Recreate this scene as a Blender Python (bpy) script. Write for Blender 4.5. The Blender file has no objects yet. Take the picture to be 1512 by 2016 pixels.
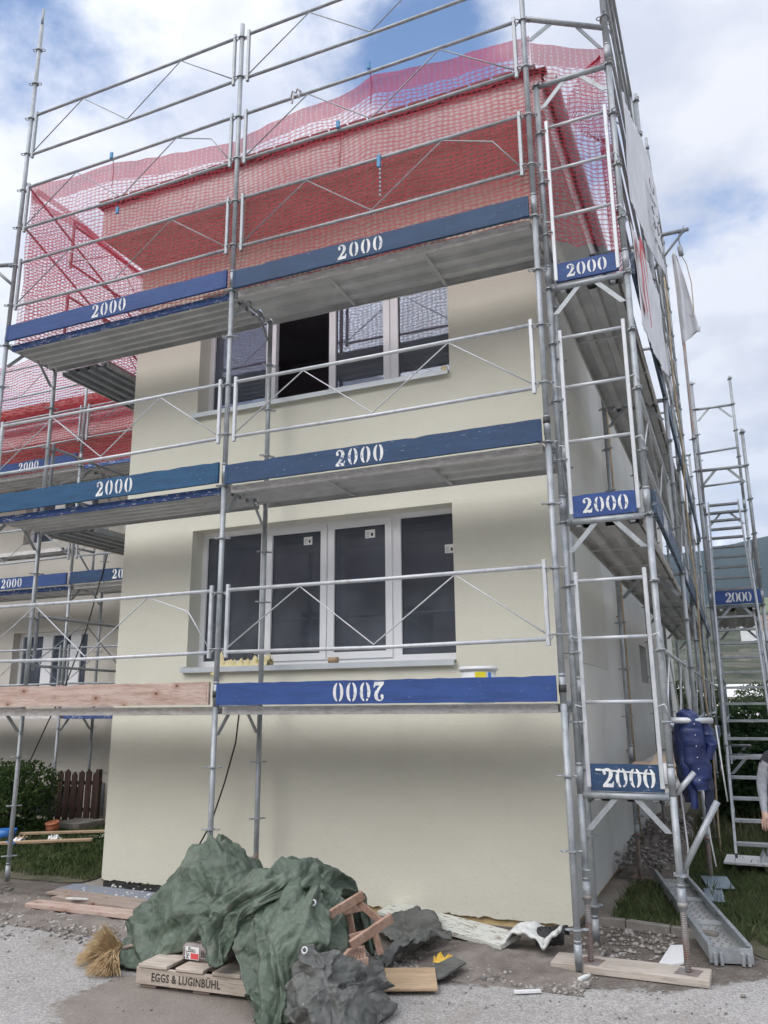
import bpy, bmesh, math, random
import numpy as np
from mathutils import Vector, Matrix, noise, geometry
random.seed(11)
R = math.radians
S = bpy.context.scene
C = S.collection

# ------------------------------------------------------------------ camera
yaw, pit, rol = -0.4053265582, 0.2386548722, -0.0085574127
cd = bpy.data.cameras.new('camera')
cam = bpy.data.objects.new('camera', cd)
C.objects.link(cam)
S.camera = cam
cd.sensor_fit = 'HORIZONTAL'
cd.sensor_width = 36.0
cd.lens = 36.0 * 1583.455 / 1512.0
cd.clip_start = 0.05
cd.clip_end = 30000
fw = Vector((math.sin(yaw) * math.cos(pit), math.cos(yaw) * math.cos(pit), math.sin(pit)))
rt = Vector((math.cos(yaw), -math.sin(yaw), 0))
up = rt.cross(fw)
r2 = rt * math.cos(rol) + up * math.sin(rol)
u2 = -rt * math.sin(rol) + up * math.cos(rol)
cam.matrix_world = Matrix(((r2.x, u2.x, -fw.x, 1.18309), (r2.y, u2.y, -fw.y, -6.03438), (r2.z, u2.z, -fw.z, 1.76267), (0, 0, 0, 1)))

# ------------------------------------------------------------------ render / view
S.render.engine = 'CYCLES'
S.cycles.transparent_max_bounces = 16
S.cycles.max_bounces = 6
S.cycles.diffuse_bounces = 4
S.cycles.glossy_bounces = 3
S.view_settings.view_transform = 'Standard'
S.view_settings.look = 'None'
S.view_settings.gamma = 1
S.view_settings.use_curve_mapping = False
S.view_settings.exposure = 0.70
S.cycles.volume_bounces = 0

# ------------------------------------------------------------------ sun + sky
SUN_EL, SUN_AZ = 40.0, 200.0          # azimuth clockwise from +Y: the light comes from the street side, behind the camera and a little left
sd = bpy.data.lights.new('sun', 'SUN')
sd.energy = 1.0
sd.angle = R(34)
sd.color = (1.0, 0.96, 0.9)
sun = bpy.data.objects.new('sun', sd)
C.objects.link(sun)
sdir = Vector((math.sin(R(SUN_AZ)) * math.cos(R(SUN_EL)), math.cos(R(SUN_AZ)) * math.cos(R(SUN_EL)), math.sin(R(SUN_EL))))
sun.rotation_euler = sdir.to_track_quat('Z', 'Y').to_euler()
sun.location = sdir * 60

W = bpy.data.worlds.new('World')
S.world = W
W.use_nodes = True
nt = W.node_tree
nt.nodes.clear()
def N(nt, t, **k):
    n = nt.nodes.new(t)
    for a, b in k.items():
        if a.startswith('i_'):
            n.inputs[a[2:].replace('_', ' ')].default_value = b
        else:
            setattr(n, a, b)
    return n
def mth(nt, op, a, b=None, c=None, clamp=False):
    n = nt.nodes.new('ShaderNodeMath')
    n.operation = op
    n.use_clamp = clamp
    for i, x in enumerate((a, b, c)):
        if x is None: continue
        if isinstance(x, (int, float)): n.inputs[i].default_value = x
        else: nt.links.new(x, n.inputs[i])
    return n.outputs[0]
def ramp(nt, fac, stops, interp='LINEAR'):
    n = nt.nodes.new('ShaderNodeValToRGB')
    cr = n.color_ramp
    cr.interpolation = interp
    while len(cr.elements) < len(stops): cr.elements.new(0.5)
    for e, (p, c) in zip(cr.elements, stops):
        e.position = p
        e.color = tuple(c) + (1,) if len(c) == 3 else c
    nt.links.new(fac, n.inputs[0])
    return n.outputs[0]
def mixc(nt, fac, a, b, mode='MIX'):
    n = nt.nodes.new('ShaderNodeMix')
    n.data_type = 'RGBA'
    n.blend_type = mode
    for s, x in ((n.inputs[0], fac), (n.inputs[6], a), (n.inputs[7], b)):
        if isinstance(x, (int, float)): s.default_value = x
        elif isinstance(x, tuple): s.default_value = x + (1,) if len(x) == 3 else x
        else: nt.links.new(x, s)
    return n.outputs[2]
sky = N(nt, 'ShaderNodeTexSky', sky_type='NISHITA', sun_disc=False, sun_elevation=R(SUN_EL), sun_rotation=R(SUN_AZ))
tc = N(nt, 'ShaderNodeTexCoord')
sep = N(nt, 'ShaderNodeSeparateXYZ')
nt.links.new(tc.outputs['Generated'], sep.inputs[0])
zz = mth(nt, 'ADD', mth(nt, 'MAXIMUM', sep.outputs[2], 0.0), 0.22)
cmb = N(nt, 'ShaderNodeCombineXYZ')
nt.links.new(mth(nt, 'DIVIDE', sep.outputs[0], zz), cmb.inputs[0])
nt.links.new(mth(nt, 'DIVIDE', sep.outputs[1], zz), cmb.inputs[1])
def wnoise(scale, detail, rough, off):
    mp = N(nt, 'ShaderNodeMapping')
    mp.inputs['Location'].default_value = off
    nt.links.new(cmb.outputs[0], mp.inputs[0])
    n = N(nt, 'ShaderNodeTexNoise', i_Scale=scale, i_Detail=detail, i_Roughness=rough)
    nt.links.new(mp.outputs[0], n.inputs['Vector'])
    return n.outputs['Fac']
n1 = wnoise(3.4, 8.0, 0.62, (3.1, 1.7, 0))
n2 = wnoise(3.4, 6.0, 0.55, (8.2, 4.4, 0))
def hole(px, py, rad, amt):
    # a gap in the cloud in one direction of the sky
    d = (fw * 1583.455 + r2 * (px - 756) - u2 * (py - 1008)).normalized()
    v = N(nt, 'ShaderNodeVectorMath', operation='DISTANCE')
    nt.links.new(tc.outputs['Generated'], v.inputs[0])
    v.inputs[1].default_value = d
    return mth(nt, 'MULTIPLY', mth(nt, 'SUBTRACT', 1.0, mth(nt, 'DIVIDE', v.outputs['Value'], rad), clamp=True), amt)
hs = mth(nt, 'ADD', hole(785, 85, 0.16, 0.40), hole(880, 165, 0.13, 0.30))
hs = mth(nt, 'ADD', hs, hole(150, 40, 0.22, 0.30))
hs = mth(nt, 'ADD', hs, hole(1140, 290, 0.10, 0.28))
hs = mth(nt, 'ADD', hs, hole(1390, 400, 0.14, 0.13))
cov = mth(nt, 'ADD', n1, 0.215)
cov = mth(nt, 'SUBTRACT', cov, hs)
cmask = ramp(nt, cov, [(0.34, (0.05, 0.05, 0.05)), (0.63, (1, 1, 1))], 'EASE')
ccol = ramp(nt, n2, [(0.38, (4.4, 4.6, 5.3)), (0.46, (5.0, 5.12, 5.7)), (0.56, (6.0, 6.05, 6.45))])
# cloud near the hidden sun is brighter than cloud in the north
dt = N(nt, 'ShaderNodeVectorMath', operation='DOT_PRODUCT')
nt.links.new(tc.outputs['Generated'], dt.inputs[0])
dt.inputs[1].default_value = (math.sin(R(SUN_AZ)) * math.cos(R(58)), math.cos(R(SUN_AZ)) * math.cos(R(58)), math.sin(R(58)))
glow = mth(nt, 'ADD', 1.0, mth(nt, 'MULTIPLY', mth(nt, 'POWER', mth(nt, 'MAXIMUM', dt.outputs['Value'], 0.0), 2.2), 1.95))
gv = N(nt, 'ShaderNodeCombineXYZ')
for i_ in range(3): nt.links.new(glow, gv.inputs[i_])
ccol = mixc(nt, 1.0, ccol, gv.outputs[0], 'MULTIPLY')
blue = mixc(nt, 1.0, sky.outputs[0], (0.75, 1.10, 1.45), 'MULTIPLY')
skyc = mixc(nt, cmask, blue, ccol)
bg = N(nt, 'ShaderNodeBackground', i_Strength=0.1)
nt.links.new(skyc, bg.inputs[0])
wo = N(nt, 'ShaderNodeOutputWorld')
nt.links.new(bg.outputs[0], wo.inputs[0])

# ------------------------------------------------------------------ materials
def mat(name, build):
    m = bpy.data.materials.new(name)
    m.use_nodes = True
    t = m.node_tree
    t.nodes.clear()
    out = t.nodes.new('ShaderNodeOutputMaterial')
    build(t, out)
    return m
def pos(t):
    return t.nodes.new('ShaderNodeNewGeometry').outputs['Position']
def nz(t, scale, detail=3.0, rough=0.55, vec=None, stretch=None, w=None):
    n = t.nodes.new('ShaderNodeTexNoise')
    n.inputs['Scale'].default_value = scale
    n.inputs['Detail'].default_value = detail
    n.inputs['Roughness'].default_value = rough
    v = vec if vec is not None else pos(t)
    if stretch or w:
        mp = t.nodes.new('ShaderNodeMapping')
        if stretch: mp.inputs['Scale'].default_value = stretch
        if w: mp.inputs['Location'].default_value = w
        t.links.new(v, mp.inputs[0])
        v = mp.outputs[0]
    t.links.new(v, n.inputs['Vector'])
    return n.outputs['Fac']
def bsdf(t, out, col, rough=0.7, metal=0.0, bump=None, bs=0.3, bd=0.01, spec=0.5):
    b = t.nodes.new('ShaderNodeBsdfPrincipled')
    for s, x in ((b.inputs['Base Color'], col), (b.inputs['Roughness'], rough), (b.inputs['Metallic'], metal)):
        if isinstance(x, tuple): s.default_value = x + (1,)
        elif isinstance(x, (int, float)): s.default_value = x
        else: t.links.new(x, s)
    b.inputs['Specular IOR Level'].default_value = spec
    if bump is not None:
        bp = t.nodes.new('ShaderNodeBump')
        bp.inputs['Strength'].default_value = bs
        bp.inputs['Distance'].default_value = bd
        t.links.new(bump, bp.inputs['Height'])
        t.links.new(bp.outputs[0], b.inputs['Normal'])
    t.links.new(b.outputs[0], out.inputs[0])
    return b
M = {}
def simple(name, c1, c2=None, scale=6, rough=0.7, metal=0.0, bs=0.25, bd=0.004, bscale=40, stretch=None, detail=4, lo=0.35, hi=0.65, obj=False, spec=0.5):
    def b(t, out):
        v = None
        if obj:
            v = t.nodes.new('ShaderNodeTexCoord').outputs['Object']
        f = nz(t, scale, detail, 0.6, v, stretch)
        col = ramp(t, f, [(lo, c1), (hi, c2 or c1)])
        bsdf(t, out, col, rough, metal, nz(t, bscale, 3, 0.6, v, stretch), bs, bd, spec)
    M[name] = mat(name, b)
def stucco(name, base, dark):
    def b(t, out):
        f = nz(t, 0.7, 5, 0.6)
        col = ramp(t, f, [(0.3, dark), (0.62, base)])
        streak = nz(t, 1.0, 4, 0.6, None, (5, 5, 0.35))
        col = mixc(t, ramp(t, streak, [(0.55, (0, 0, 0)), (0.8, (0.22, 0.22, 0.22))]), col, tuple(x * 0.86 for x in dark))
        grit = nz(t, 330, 2, 0.7)
        col = mixc(t, ramp(t, grit, [(0.35, (0.16, 0.16, 0.16)), (0.55, (0, 0, 0))]), col, tuple(x * 0.72 for x in dark))
        sp = t.nodes.new('ShaderNodeSeparateXYZ'); t.links.new(pos(t), sp.inputs[0])
        low = mth(t, 'SUBTRACT', 1.0, mth(t, 'DIVIDE', sp.outputs[2], 0.6), clamp=True)
        mud = ramp(t, mth(t, 'ADD', nz(t, 22, 5, 0.75), mth(t, 'MULTIPLY', low, 0.10)), [(0.66, (0, 0, 0)), (0.72, (0.30,) * 3)])
        col = mixc(t, mud, col, (0.34, 0.30, 0.24))
        tr = nz(t, 1.6, 6, 0.7, None, (1, 1, 2.2))
        col = mixc(t, ramp(t, tr, [(0.45, (0, 0, 0)), (0.7, (0.30,) * 3)]), col, tuple(min(1, x * 1.10) for x in base))
        bu = mth(t, 'ADD', nz(t, 120, 3, 0.7), mth(t, 'MULTIPLY', nz(t, 30, 3, 0.6), 0.9))
        bsdf(t, out, col, 0.95, 0, bu, 0.5, 0.007, 0.2)
    M[name] = mat(name, b)
stucco('cream', (0.71, 0.690, 0.580), (0.68, 0.660, 0.552))
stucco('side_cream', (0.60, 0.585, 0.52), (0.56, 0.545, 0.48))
stucco('side_pale', (0.66, 0.65, 0.60), (0.58, 0.57, 0.53))
stucco('left_plaster', (0.60, 0.565, 0.50), (0.53, 0.50, 0.44))
def steelmat(name, c1, c2, spots=0.5, rust=0.0):
    def b(t, out):
        f = nz(t, 9, 5, 0.65)
        col = ramp(t, f, [(0.32, c1), (0.68, c2)])
        sp = nz(t, 55, 3, 0.6)
        col = mixc(t, ramp(t, sp, [(0.60, (0, 0, 0)), (0.70, (spots, spots, spots))]), col, (0.62, 0.62, 0.60))
        dk = nz(t, 5, 4, 0.7, None, (3, 3, 0.6))
        col = mixc(t, ramp(t, dk, [(0.56, (0, 0, 0)), (0.75, (0.45, 0.45, 0.45))]), col, (0.12, 0.125, 0.13))
        if rust:
            rs = nz(t, 4, 5, 0.7)
            col = mixc(t, ramp(t, rs, [(0.42, (0, 0, 0)), (0.62, (rust, rust, rust))]), col, (0.24, 0.13, 0.09))
        bsdf(t, out, col, ramp(t, f, [(0.3, (0.42,) * 3), (0.7, (0.62,) * 3)]), 0.35, sp, 0.15, 0.002)
    M[name] = mat(name, b)
steelmat('steel', (0.27, 0.295, 0.31), (0.44, 0.46, 0.475))
steelmat('steel_dark', (0.19, 0.205, 0.22), (0.32, 0.335, 0.35), 0.3)
steelmat('steel_bright', (0.46, 0.48, 0.50), (0.62, 0.63, 0.645), 0.2)
steelmat('steel_rusty', (0.24, 0.22, 0.21), (0.36, 0.34, 0.33), 0.3, 0.8)
simple('deck_steel', (0.42, 0.42, 0.41), (0.54, 0.54, 0.53), 3, 0.5, 0.2, 0.1, 0.002, 30, (1, 1, 1))
simple('deck_edge', (0.52, 0.50, 0.475), (0.74, 0.71, 0.68), 14, 0.7, 0.1, stretch=(1, 1, 3))
def paint(name, c, wear=0.6, white=False, thr=0.62):
    def b(t, out):
        f = nz(t, 3, 5, 0.6, None, (1, 1, 5))
        col = ramp(t, f, [(0.3, tuple(x * 0.82 for x in c)), (0.7, tuple(min(1, x * 1.15) for x in c))])
        sc_ = nz(t, 26, 5, 0.75, None, (0.6, 0.6, 2.0))
        col = mixc(t, ramp(t, sc_, [(thr, (0, 0, 0)), (thr + 0.05, (wear, wear, wear))]), col, (0.42, 0.46, 0.52) if not white else (0.74, 0.74, 0.74))
        ns = nz(t, 7, 4, 0.7, None, (0.3, 0.3, 4.0))
        col = mixc(t, ramp(t, ns, [(0.60, (0, 0, 0)), (0.63, (0.5,) * 3), (0.66, (0, 0, 0))]), col, tuple(x * 0.45 for x in c))
        bsdf(t, out, col, 0.62, 0, ns, 0.25, 0.003, 0.35)
    M[name] = mat(name, b)
paint('blue_a', (0.036, 0.075, 0.215), 0.35)
paint('blue_b', (0.022, 0.082, 0.170), 0.3)
paint('blue_c', (0.028, 0.062, 0.130), 0.5)
paint('blue_d', (0.026, 0.058, 0.170), 0.4)
paint('blue_royal', (0.034, 0.075, 0.235), 0.3)
paint('blue_dull', (0.060, 0.090, 0.140), 0.6, thr=0.55)
paint('blue_peel', (0.045, 0.09, 0.24), 0.7, True, 0.56)
def stencilb(t, out):
    f = nz(t, 34, 4, 0.7)
    g = nz(t, 5, 3, 0.6)
    k = ramp(t, mth(t, 'ADD', f, mth(t, 'MULTIPLY', g, 0.5)), [(0.59, (0, 0, 0)), (0.64, (1, 1, 1))])
    col = mixc(t, k, (0.06, 0.10, 0.22), ramp(t, nz(t, 12, 4, 0.6), [(0.35, (0.60, 0.60, 0.60)), (0.65, (0.80, 0.80, 0.78))]))
    bsdf(t, out, col, 0.8)
M['stencil_white'] = mat('stencil_white', stencilb)
def woodmat(name, c1, c2, c3, sx=(1, 12, 12), knots=True):
    def b(t, out):
        v = t.nodes.new('ShaderNodeTexCoord').outputs['Object']
        f = nz(t, 2.2, 6, 0.65, v, sx)
        col = ramp(t, f, [(0.28, c1), (0.5, c2), (0.72, c3)])
        g = nz(t, 8, 4, 0.7, v, sx)
        col = mixc(t, ramp(t, g, [(0.52, (0, 0, 0)), (0.62, (0.5,) * 3), (0.7, (0, 0, 0))]), col, tuple(x * 0.55 for x in c1))
        if knots:
            vo = t.nodes.new('ShaderNodeTexVoronoi')
            vo.inputs['Scale'].default_value = 2.7
            vo.voronoi_dimensions = '2D'
            sv = t.nodes.new('ShaderNodeSeparateXYZ'); cv = t.nodes.new('ShaderNodeCombineXYZ')
            t.links.new(v, sv.inputs[0]); t.links.new(sv.outputs[0], cv.inputs[0])
            t.links.new(mth(t, 'MULTIPLY', mth(t, 'ADD', sv.outputs[1], sv.outputs[2]), 1.5), cv.inputs[1])
            t.links.new(cv.outputs[0], vo.inputs['Vector'])
            kd = mth(t, 'ADD', vo.outputs['Distance'], mth(t, 'MULTIPLY', mth(t, 'SUBTRACT', nz(t, 30, 3, .6, v), .5), .05))
            col = mixc(t, ramp(t, kd, [(0.07, (0.5,) * 3), (0.20, (0.0,) * 3)]), col, (0.30, 0.15, 0.09))
            col = mixc(t, ramp(t, kd, [(0.03, (0.85,) * 3), (0.06, (0.0,) * 3)]), col, (0.09, 0.045, 0.035))
        bsdf(t, out, col, 0.8, 0, g, 0.3, 0.003, 0.25)
    M[name] = mat(name, b)
woodmat('wood_board', (0.36, 0.235, 0.185), (0.50, 0.375, 0.315), (0.58, 0.47, 0.40))
woodmat('wood_old', (0.26, 0.20, 0.16), (0.36, 0.29, 0.245), (0.45, 0.375, 0.32))
woodmat('wood_pallet', (0.37, 0.31, 0.25), (0.50, 0.43, 0.36), (0.60, 0.53, 0.455), knots=False)
woodmat('wood_sill', (0.36, 0.31, 0.26), (0.47, 0.415, 0.36), (0.55, 0.49, 0.43), knots=False)
woodmat('wood_chair', (0.24, 0.145, 0.10), (0.35, 0.225, 0.165), (0.45, 0.31, 0.24), sx=(5, 5, 5), knots=False)
woodmat('wood_fence', (0.035, 0.022, 0.018), (0.060, 0.036, 0.028), (0.095, 0.058, 0.042), sx=(8, 8, 1), knots=False)
woodmat('wood_ply', (0.38, 0.26, 0.155), (0.46, 0.33, 0.21), (0.53, 0.40, 0.27), knots=False)
woodmat('wood_form', (0.50, 0.36, 0.24), (0.60, 0.45, 0.32), (0.68, 0.53, 0.40), knots=False)
def peel(name, wood, paintc, thr=0.5, scale=9, st=(1, 6, 6)):
    def b(t, out):
        v = t.nodes.new('ShaderNodeTexCoord').outputs['Object']
        f = nz(t, scale, 6, 0.7, v, st)
        k = ramp(t, f, [(thr, (0, 0, 0)), (thr + 0.04, (1, 1, 1))])
        col = mixc(t, k, wood, paintc)
        col = mixc(t, mth(t, 'MULTIPLY', nz(t, 3, 4, 0.6, v), 0.35), col, (0.2, 0.17, 0.14))
        bsdf(t, out, col, 0.8, 0, f, 0.5, 0.004, 0.3)
    M[name] = mat(name, b)
peel('peeling_white', (0.30, 0.25, 0.19), (0.70, 0.72, 0.66), 0.42)
peel('peeling_blue', (0.30, 0.25, 0.20), (0.25, 0.29, 0.36), 0.40)
simple('pvc', (0.79, 0.79, 0.80), (0.83, 0.83, 0.84), 3, 0.35, bs=0.0)
simple('sill_metal', (0.50, 0.54, 0.56), (0.57, 0.60, 0.62), 8, 0.45, 0.2, bs=0.05)
simple('seal', (0.03, 0.03, 0.03), (0.05, 0.05, 0.05), 8, 0.6)
simple('room_dark', (0.30, 0.26, 0.28), (0.42, 0.39, 0.42), 1, 0.9)
simple('paper', (0.72, 0.72, 0.70), (0.80, 0.80, 0.78), 20, 0.8)
simple('ink', (0.02, 0.02, 0.02), (0.04, 0.04, 0.04), 20, 0.8)
simple('ink_faded', (0.05, 0.045, 0.04), (0.16, 0.13, 0.11), 60, 0.9, lo=0.5, hi=0.65)
simple('foam_yellow', (0.45, 0.33, 0.15), (0.58, 0.45, 0.24), 10, 0.9, bs=0.6, bd=0.01)
simple('bitumen', (0.02, 0.02, 0.02), (0.05, 0.05, 0.05), 12, 0.9, bs=0.8, bd=0.02)
simple('fascia', (0.62, 0.60, 0.58), (0.72, 0.70, 0.68), 3, 0.7)
simple('soffit', (0.50, 0.36, 0.31), (0.58, 0.43, 0.37), 5, 0.7, stretch=(1, 8, 8))
simple('tile_dark', (0.10, 0.075, 0.07), (0.16, 0.11, 0.10), 9, 0.85)
simple('tile_red', (0.20, 0.075, 0.06), (0.28, 0.11, 0.085), 9, 0.85)
simple('gutter', (0.36, 0.39, 0.42), (0.48, 0.51, 0.54), 6, 0.4, 0.4)
simple('tyvek', (0.66, 0.67, 0.70), (0.78, 0.79, 0.81), 2.5, 0.7, bs=0.4, bd=0.02, bscale=9)
simple('red_print', (0.60, 0.06, 0.07), (0.70, 0.10, 0.10), 9, 0.7)
simple('cable_black', (0.015, 0.015, 0.015), None, 9, 0.6)
simple('cable_white', (0.55, 0.56, 0.57), None, 9, 0.6)
simple('rope_tan', (0.36, 0.27, 0.17), (0.50, 0.40, 0.27), 40, 0.9)
simple('tie_blue', (0.06, 0.22, 0.40), (0.08, 0.30, 0.50), 9, 0.6)
simple('jacket_blue', (0.011, 0.020, 0.080), (0.016, 0.032, 0.125), 8, 0.5, bs=0.5, bd=0.012, bscale=14)
simple('jacket_navy', (0.006, 0.010, 0.030), (0.010, 0.018, 0.050), 8, 0.7)
simple('sleeve_grey', (0.26, 0.27, 0.30), (0.38, 0.39, 0.42), 20, 0.85, bs=0.6, bd=0.01, bscale=18)
simple('dark_cloth', (0.03, 0.032, 0.04), (0.05, 0.052, 0.06), 20, 0.9, bs=0.4, bd=0.01, bscale=20)
simple('jeans', (0.03, 0.05, 0.13), (0.045, 0.07, 0.17), 20, 0.8, bs=0.4, bd=0.01, bscale=18)
simple('skin', (0.50, 0.33, 0.26), (0.56, 0.38, 0.30), 8, 0.5)
simple('hair', (0.05, 0.035, 0.025), None, 8, 0.6)
simple('straw', (0.34, 0.22, 0.10), (0.62, 0.47, 0.27), 30, 0.8, lo=0.3, hi=0.7)
simple('bag_paper', (0.20, 0.165, 0.16), (0.30, 0.25, 0.24), 10, 0.8)
simple('plastic_white', (0.74, 0.74, 0.74), (0.80, 0.80, 0.80), 5, 0.4)
simple('plastic_yellow', (0.80, 0.68, 0.03), None, 5, 0.5)
simple('plastic_blue', (0.03, 0.16, 0.50), (0.04, 0.20, 0.58), 5, 0.4)
simple('sheet_blue', (0.15, 0.19, 0.23), (0.22, 0.27, 0.31), 6, 0.35)
simple('terracotta', (0.42, 0.14, 0.07), (0.52, 0.19, 0.10), 9, 0.8)
simple('yellow_film', (0.62, 0.52, 0.26), (0.72, 0.64, 0.38), 25, 0.6, bs=0.4)
simple('leaf_yellow', (0.62, 0.38, 0.03), (0.70, 0.46, 0.08), 25, 0.6)
simple('orange_bright', (0.75, 0.13, 0.03), None, 5, 0.6)
simple('stone', (0.15, 0.135, 0.12), (0.46, 0.43, 0.40), 13, 0.95, bs=0.6, bd=0.01)
simple('styro', (0.62, 0.63, 0.60), (0.74, 0.75, 0.72), 12, 0.9, bs=0.8, bd=0.01)
simple('curb', (0.20, 0.185, 0.165), (0.28, 0.26, 0.235), 7, 0.95, bs=0.6, bd=0.01)
simple('house_grey', (0.50, 0.47, 0.38), (0.56, 0.52, 0.43), 1, 0.9)
def tarp(name, c1, c2, dirt):
    def b(t, out):
        v = t.nodes.new('ShaderNodeTexCoord').outputs['Object']
        f = nz(t, 2.4, 6, 0.65, v)
        col = ramp(t, f, [(0.35, c1), (0.62, c2)])
        d = nz(t, 4.5, 6, 0.72, v, None, (4, 2, 1))
        col = mixc(t, ramp(t, d, [(0.54, (0, 0, 0)), (0.75, (0.6,) * 3)]), col, dirt)
        fl = nz(t, 60, 2, 0.6, v)
        col = mixc(t, ramp(t, fl, [(0.74, (0, 0, 0)), (0.77, (0.9,) * 3)]), col, (0.6, 0.6, 0.56))
        wv = t.nodes.new('ShaderNodeVectorMath'); wv.operation = 'ADD'
        n3 = t.nodes.new('ShaderNodeTexNoise'); n3.inputs['Scale'].default_value = 2.5; n3.inputs['Detail'].default_value = 3
        sc3 = t.nodes.new('ShaderNodeVectorMath'); sc3.operation = 'SCALE'; sc3.inputs['Scale'].default_value = 0.5
        t.links.new(v, n3.inputs['Vector']); t.links.new(n3.outputs['Color'], sc3.inputs[0])
        t.links.new(v, wv.inputs[0]); t.links.new(sc3.outputs[0], wv.inputs[1])
        bu = mth(t, 'MULTIPLY', nz(t, 40, 3, 0.6, v), 0.10)
        for sc_, am in ((4.5, 1.0), (11.0, 0.40)):
            vo = t.nodes.new('ShaderNodeTexVoronoi'); vo.inputs['Scale'].default_value = sc_; vo.inputs['Randomness'].default_value = 1.0
            t.links.new(wv.outputs[0], vo.inputs['Vector'])
            bu = mth(t, 'ADD', bu, mth(t, 'MULTIPLY', vo.outputs['Distance'], am))
        bsdf(t, out, col, ramp(t, d, [(0.3, (0.42,) * 3), (0.7, (0.75,) * 3)]), 0, bu, 0.8, 0.06, 0.5)
    M[name] = mat(name, b)
tarp('tarp_green', (0.062, 0.088, 0.062), (0.108, 0.140, 0.102), (0.21, 0.21, 0.17))
tarp('tarp_grey', (0.070, 0.074, 0.068), (0.125, 0.127, 0.116), (0.19, 0.18, 0.16))
def net(name, pu, pv, wu, wv, col, aline, ahole, topband=None, sag=0.0):
    def b(t, out):
        uv = t.nodes.new('ShaderNodeTexCoord').outputs['UV']
        sp = t.nodes.new('ShaderNodeSeparateXYZ')
        t.links.new(uv, sp.inputs[0])
        w1 = nz(t, 3.0, 3, 0.6, uv)
        w2 = nz(t, 14.0, 2, 0.6, uv)
        uu = mth(t, 'ADD', sp.outputs[0], mth(t, 'ADD', mth(t, 'MULTIPLY', w1, 0.10), mth(t, 'MULTIPLY', w2, 0.012)))
        vv = mth(t, 'ADD', sp.outputs[1], mth(t, 'ADD', mth(t, 'MULTIPLY', w1, -0.12), mth(t, 'MULTIPLY', w2, 0.016)))
        fu = mth(t, 'FRACT', mth(t, 'DIVIDE', uu, pu))
        fv = mth(t, 'FRACT', mth(t, 'DIVIDE', vv, pv))
        tri = mth(t, 'ABSOLUTE', mth(t, 'SUBTRACT', fu, 0.5))
        if sag:
            fv = mth(t, 'FRACT', mth(t, 'ADD', fv, mth(t, 'MULTIPLY', tri, sag)))
        lu = mth(t, 'LESS_THAN', fu, wu)
        lv = mth(t, 'LESS_THAN', fv, wv)
        # the fine double threads that run down each strip
        th = mth(t, 'LESS_THAN', mth(t, 'FRACT', mth(t, 'MULTIPLY', fu, 6.0)), 0.42)
        strip = mth(t, 'MULTIPLY', lu, mth(t, 'ADD', mth(t, 'MULTIPLY', th, 0.45), 0.24))
        dens = ramp(t, nz(t, 0.9, 4, 0.65, uv), [(0.35, (0.78,) * 3), (0.65, (1.0,) * 3)])
        a = mth(t, 'MAXIMUM', strip, mth(t, 'MULTIPLY', lv, aline))
        a = mth(t, 'MULTIPLY', mth(t, 'MAXIMUM', a, ahole), dens)
        if topband:
            # doubled hem: v runs in metres below the hem
            tb = mth(t, 'LESS_THAN', sp.outputs[1], topband)
            hl = mth(t, 'MAXIMUM', mth(t, 'LESS_THAN', mth(t, 'FRACT', mth(t, 'MULTIPLY', fv, 3.0)), 0.5), mth(t, 'GREATER_THAN', fu, 0.30))
            a = mth(t, 'MAXIMUM', a, mth(t, 'MULTIPLY', tb, mth(t, 'MULTIPLY', hl, 0.66)))
        d = t.nodes.new('ShaderNodeBsdfDiffuse')
        tr = t.nodes.new('ShaderNodeBsdfTranslucent')
        cc = ramp(t, nz(t, 1.5, 4, 0.6, uv), [(0.3, tuple(x * 0.8 for x in col)), (0.7, col)])
        t.links.new(cc, d.inputs[0])
        t.links.new(cc, tr.inputs[0])
        m1 = t.nodes.new('ShaderNodeMixShader')
        m1.inputs[0].default_value = 0.45
        t.links.new(d.outputs[0], m1.inputs[1])
        t.links.new(tr.outputs[0], m1.inputs[2])
        tp = t.nodes.new('ShaderNodeBsdfTransparent')
        m2 = t.nodes.new('ShaderNodeMixShader')
        t.links.new(a, m2.inputs[0])
        t.links.new(tp.outputs[0], m2.inputs[1])
        t.links.new(m1.outputs[0], m2.inputs[2])
        t.links.new(m2.outputs[0], out.inputs[0])
    M[name] = mat(name, b)
net('net_front', 0.060, 0.042, 0.46, 0.32, (0.66, 0.085, 0.12), 0.76, 0.09, 0.22)
net('net_side', 0.050, 0.040, 0.30, 0.34, (0.62, 0.07, 0.11), 0.85, 0.08, 0.10, 0.5)
net('net_plain', 0.060, 0.042, 0.46, 0.36, (0.50, 0.045, 0.08), 0.9, 0.4, None)
net('net_left', 0.065, 0.048, 0.32, 0.42, (0.62, 0.06, 0.09), 0.85, 0.12, None, 0.5)
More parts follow.
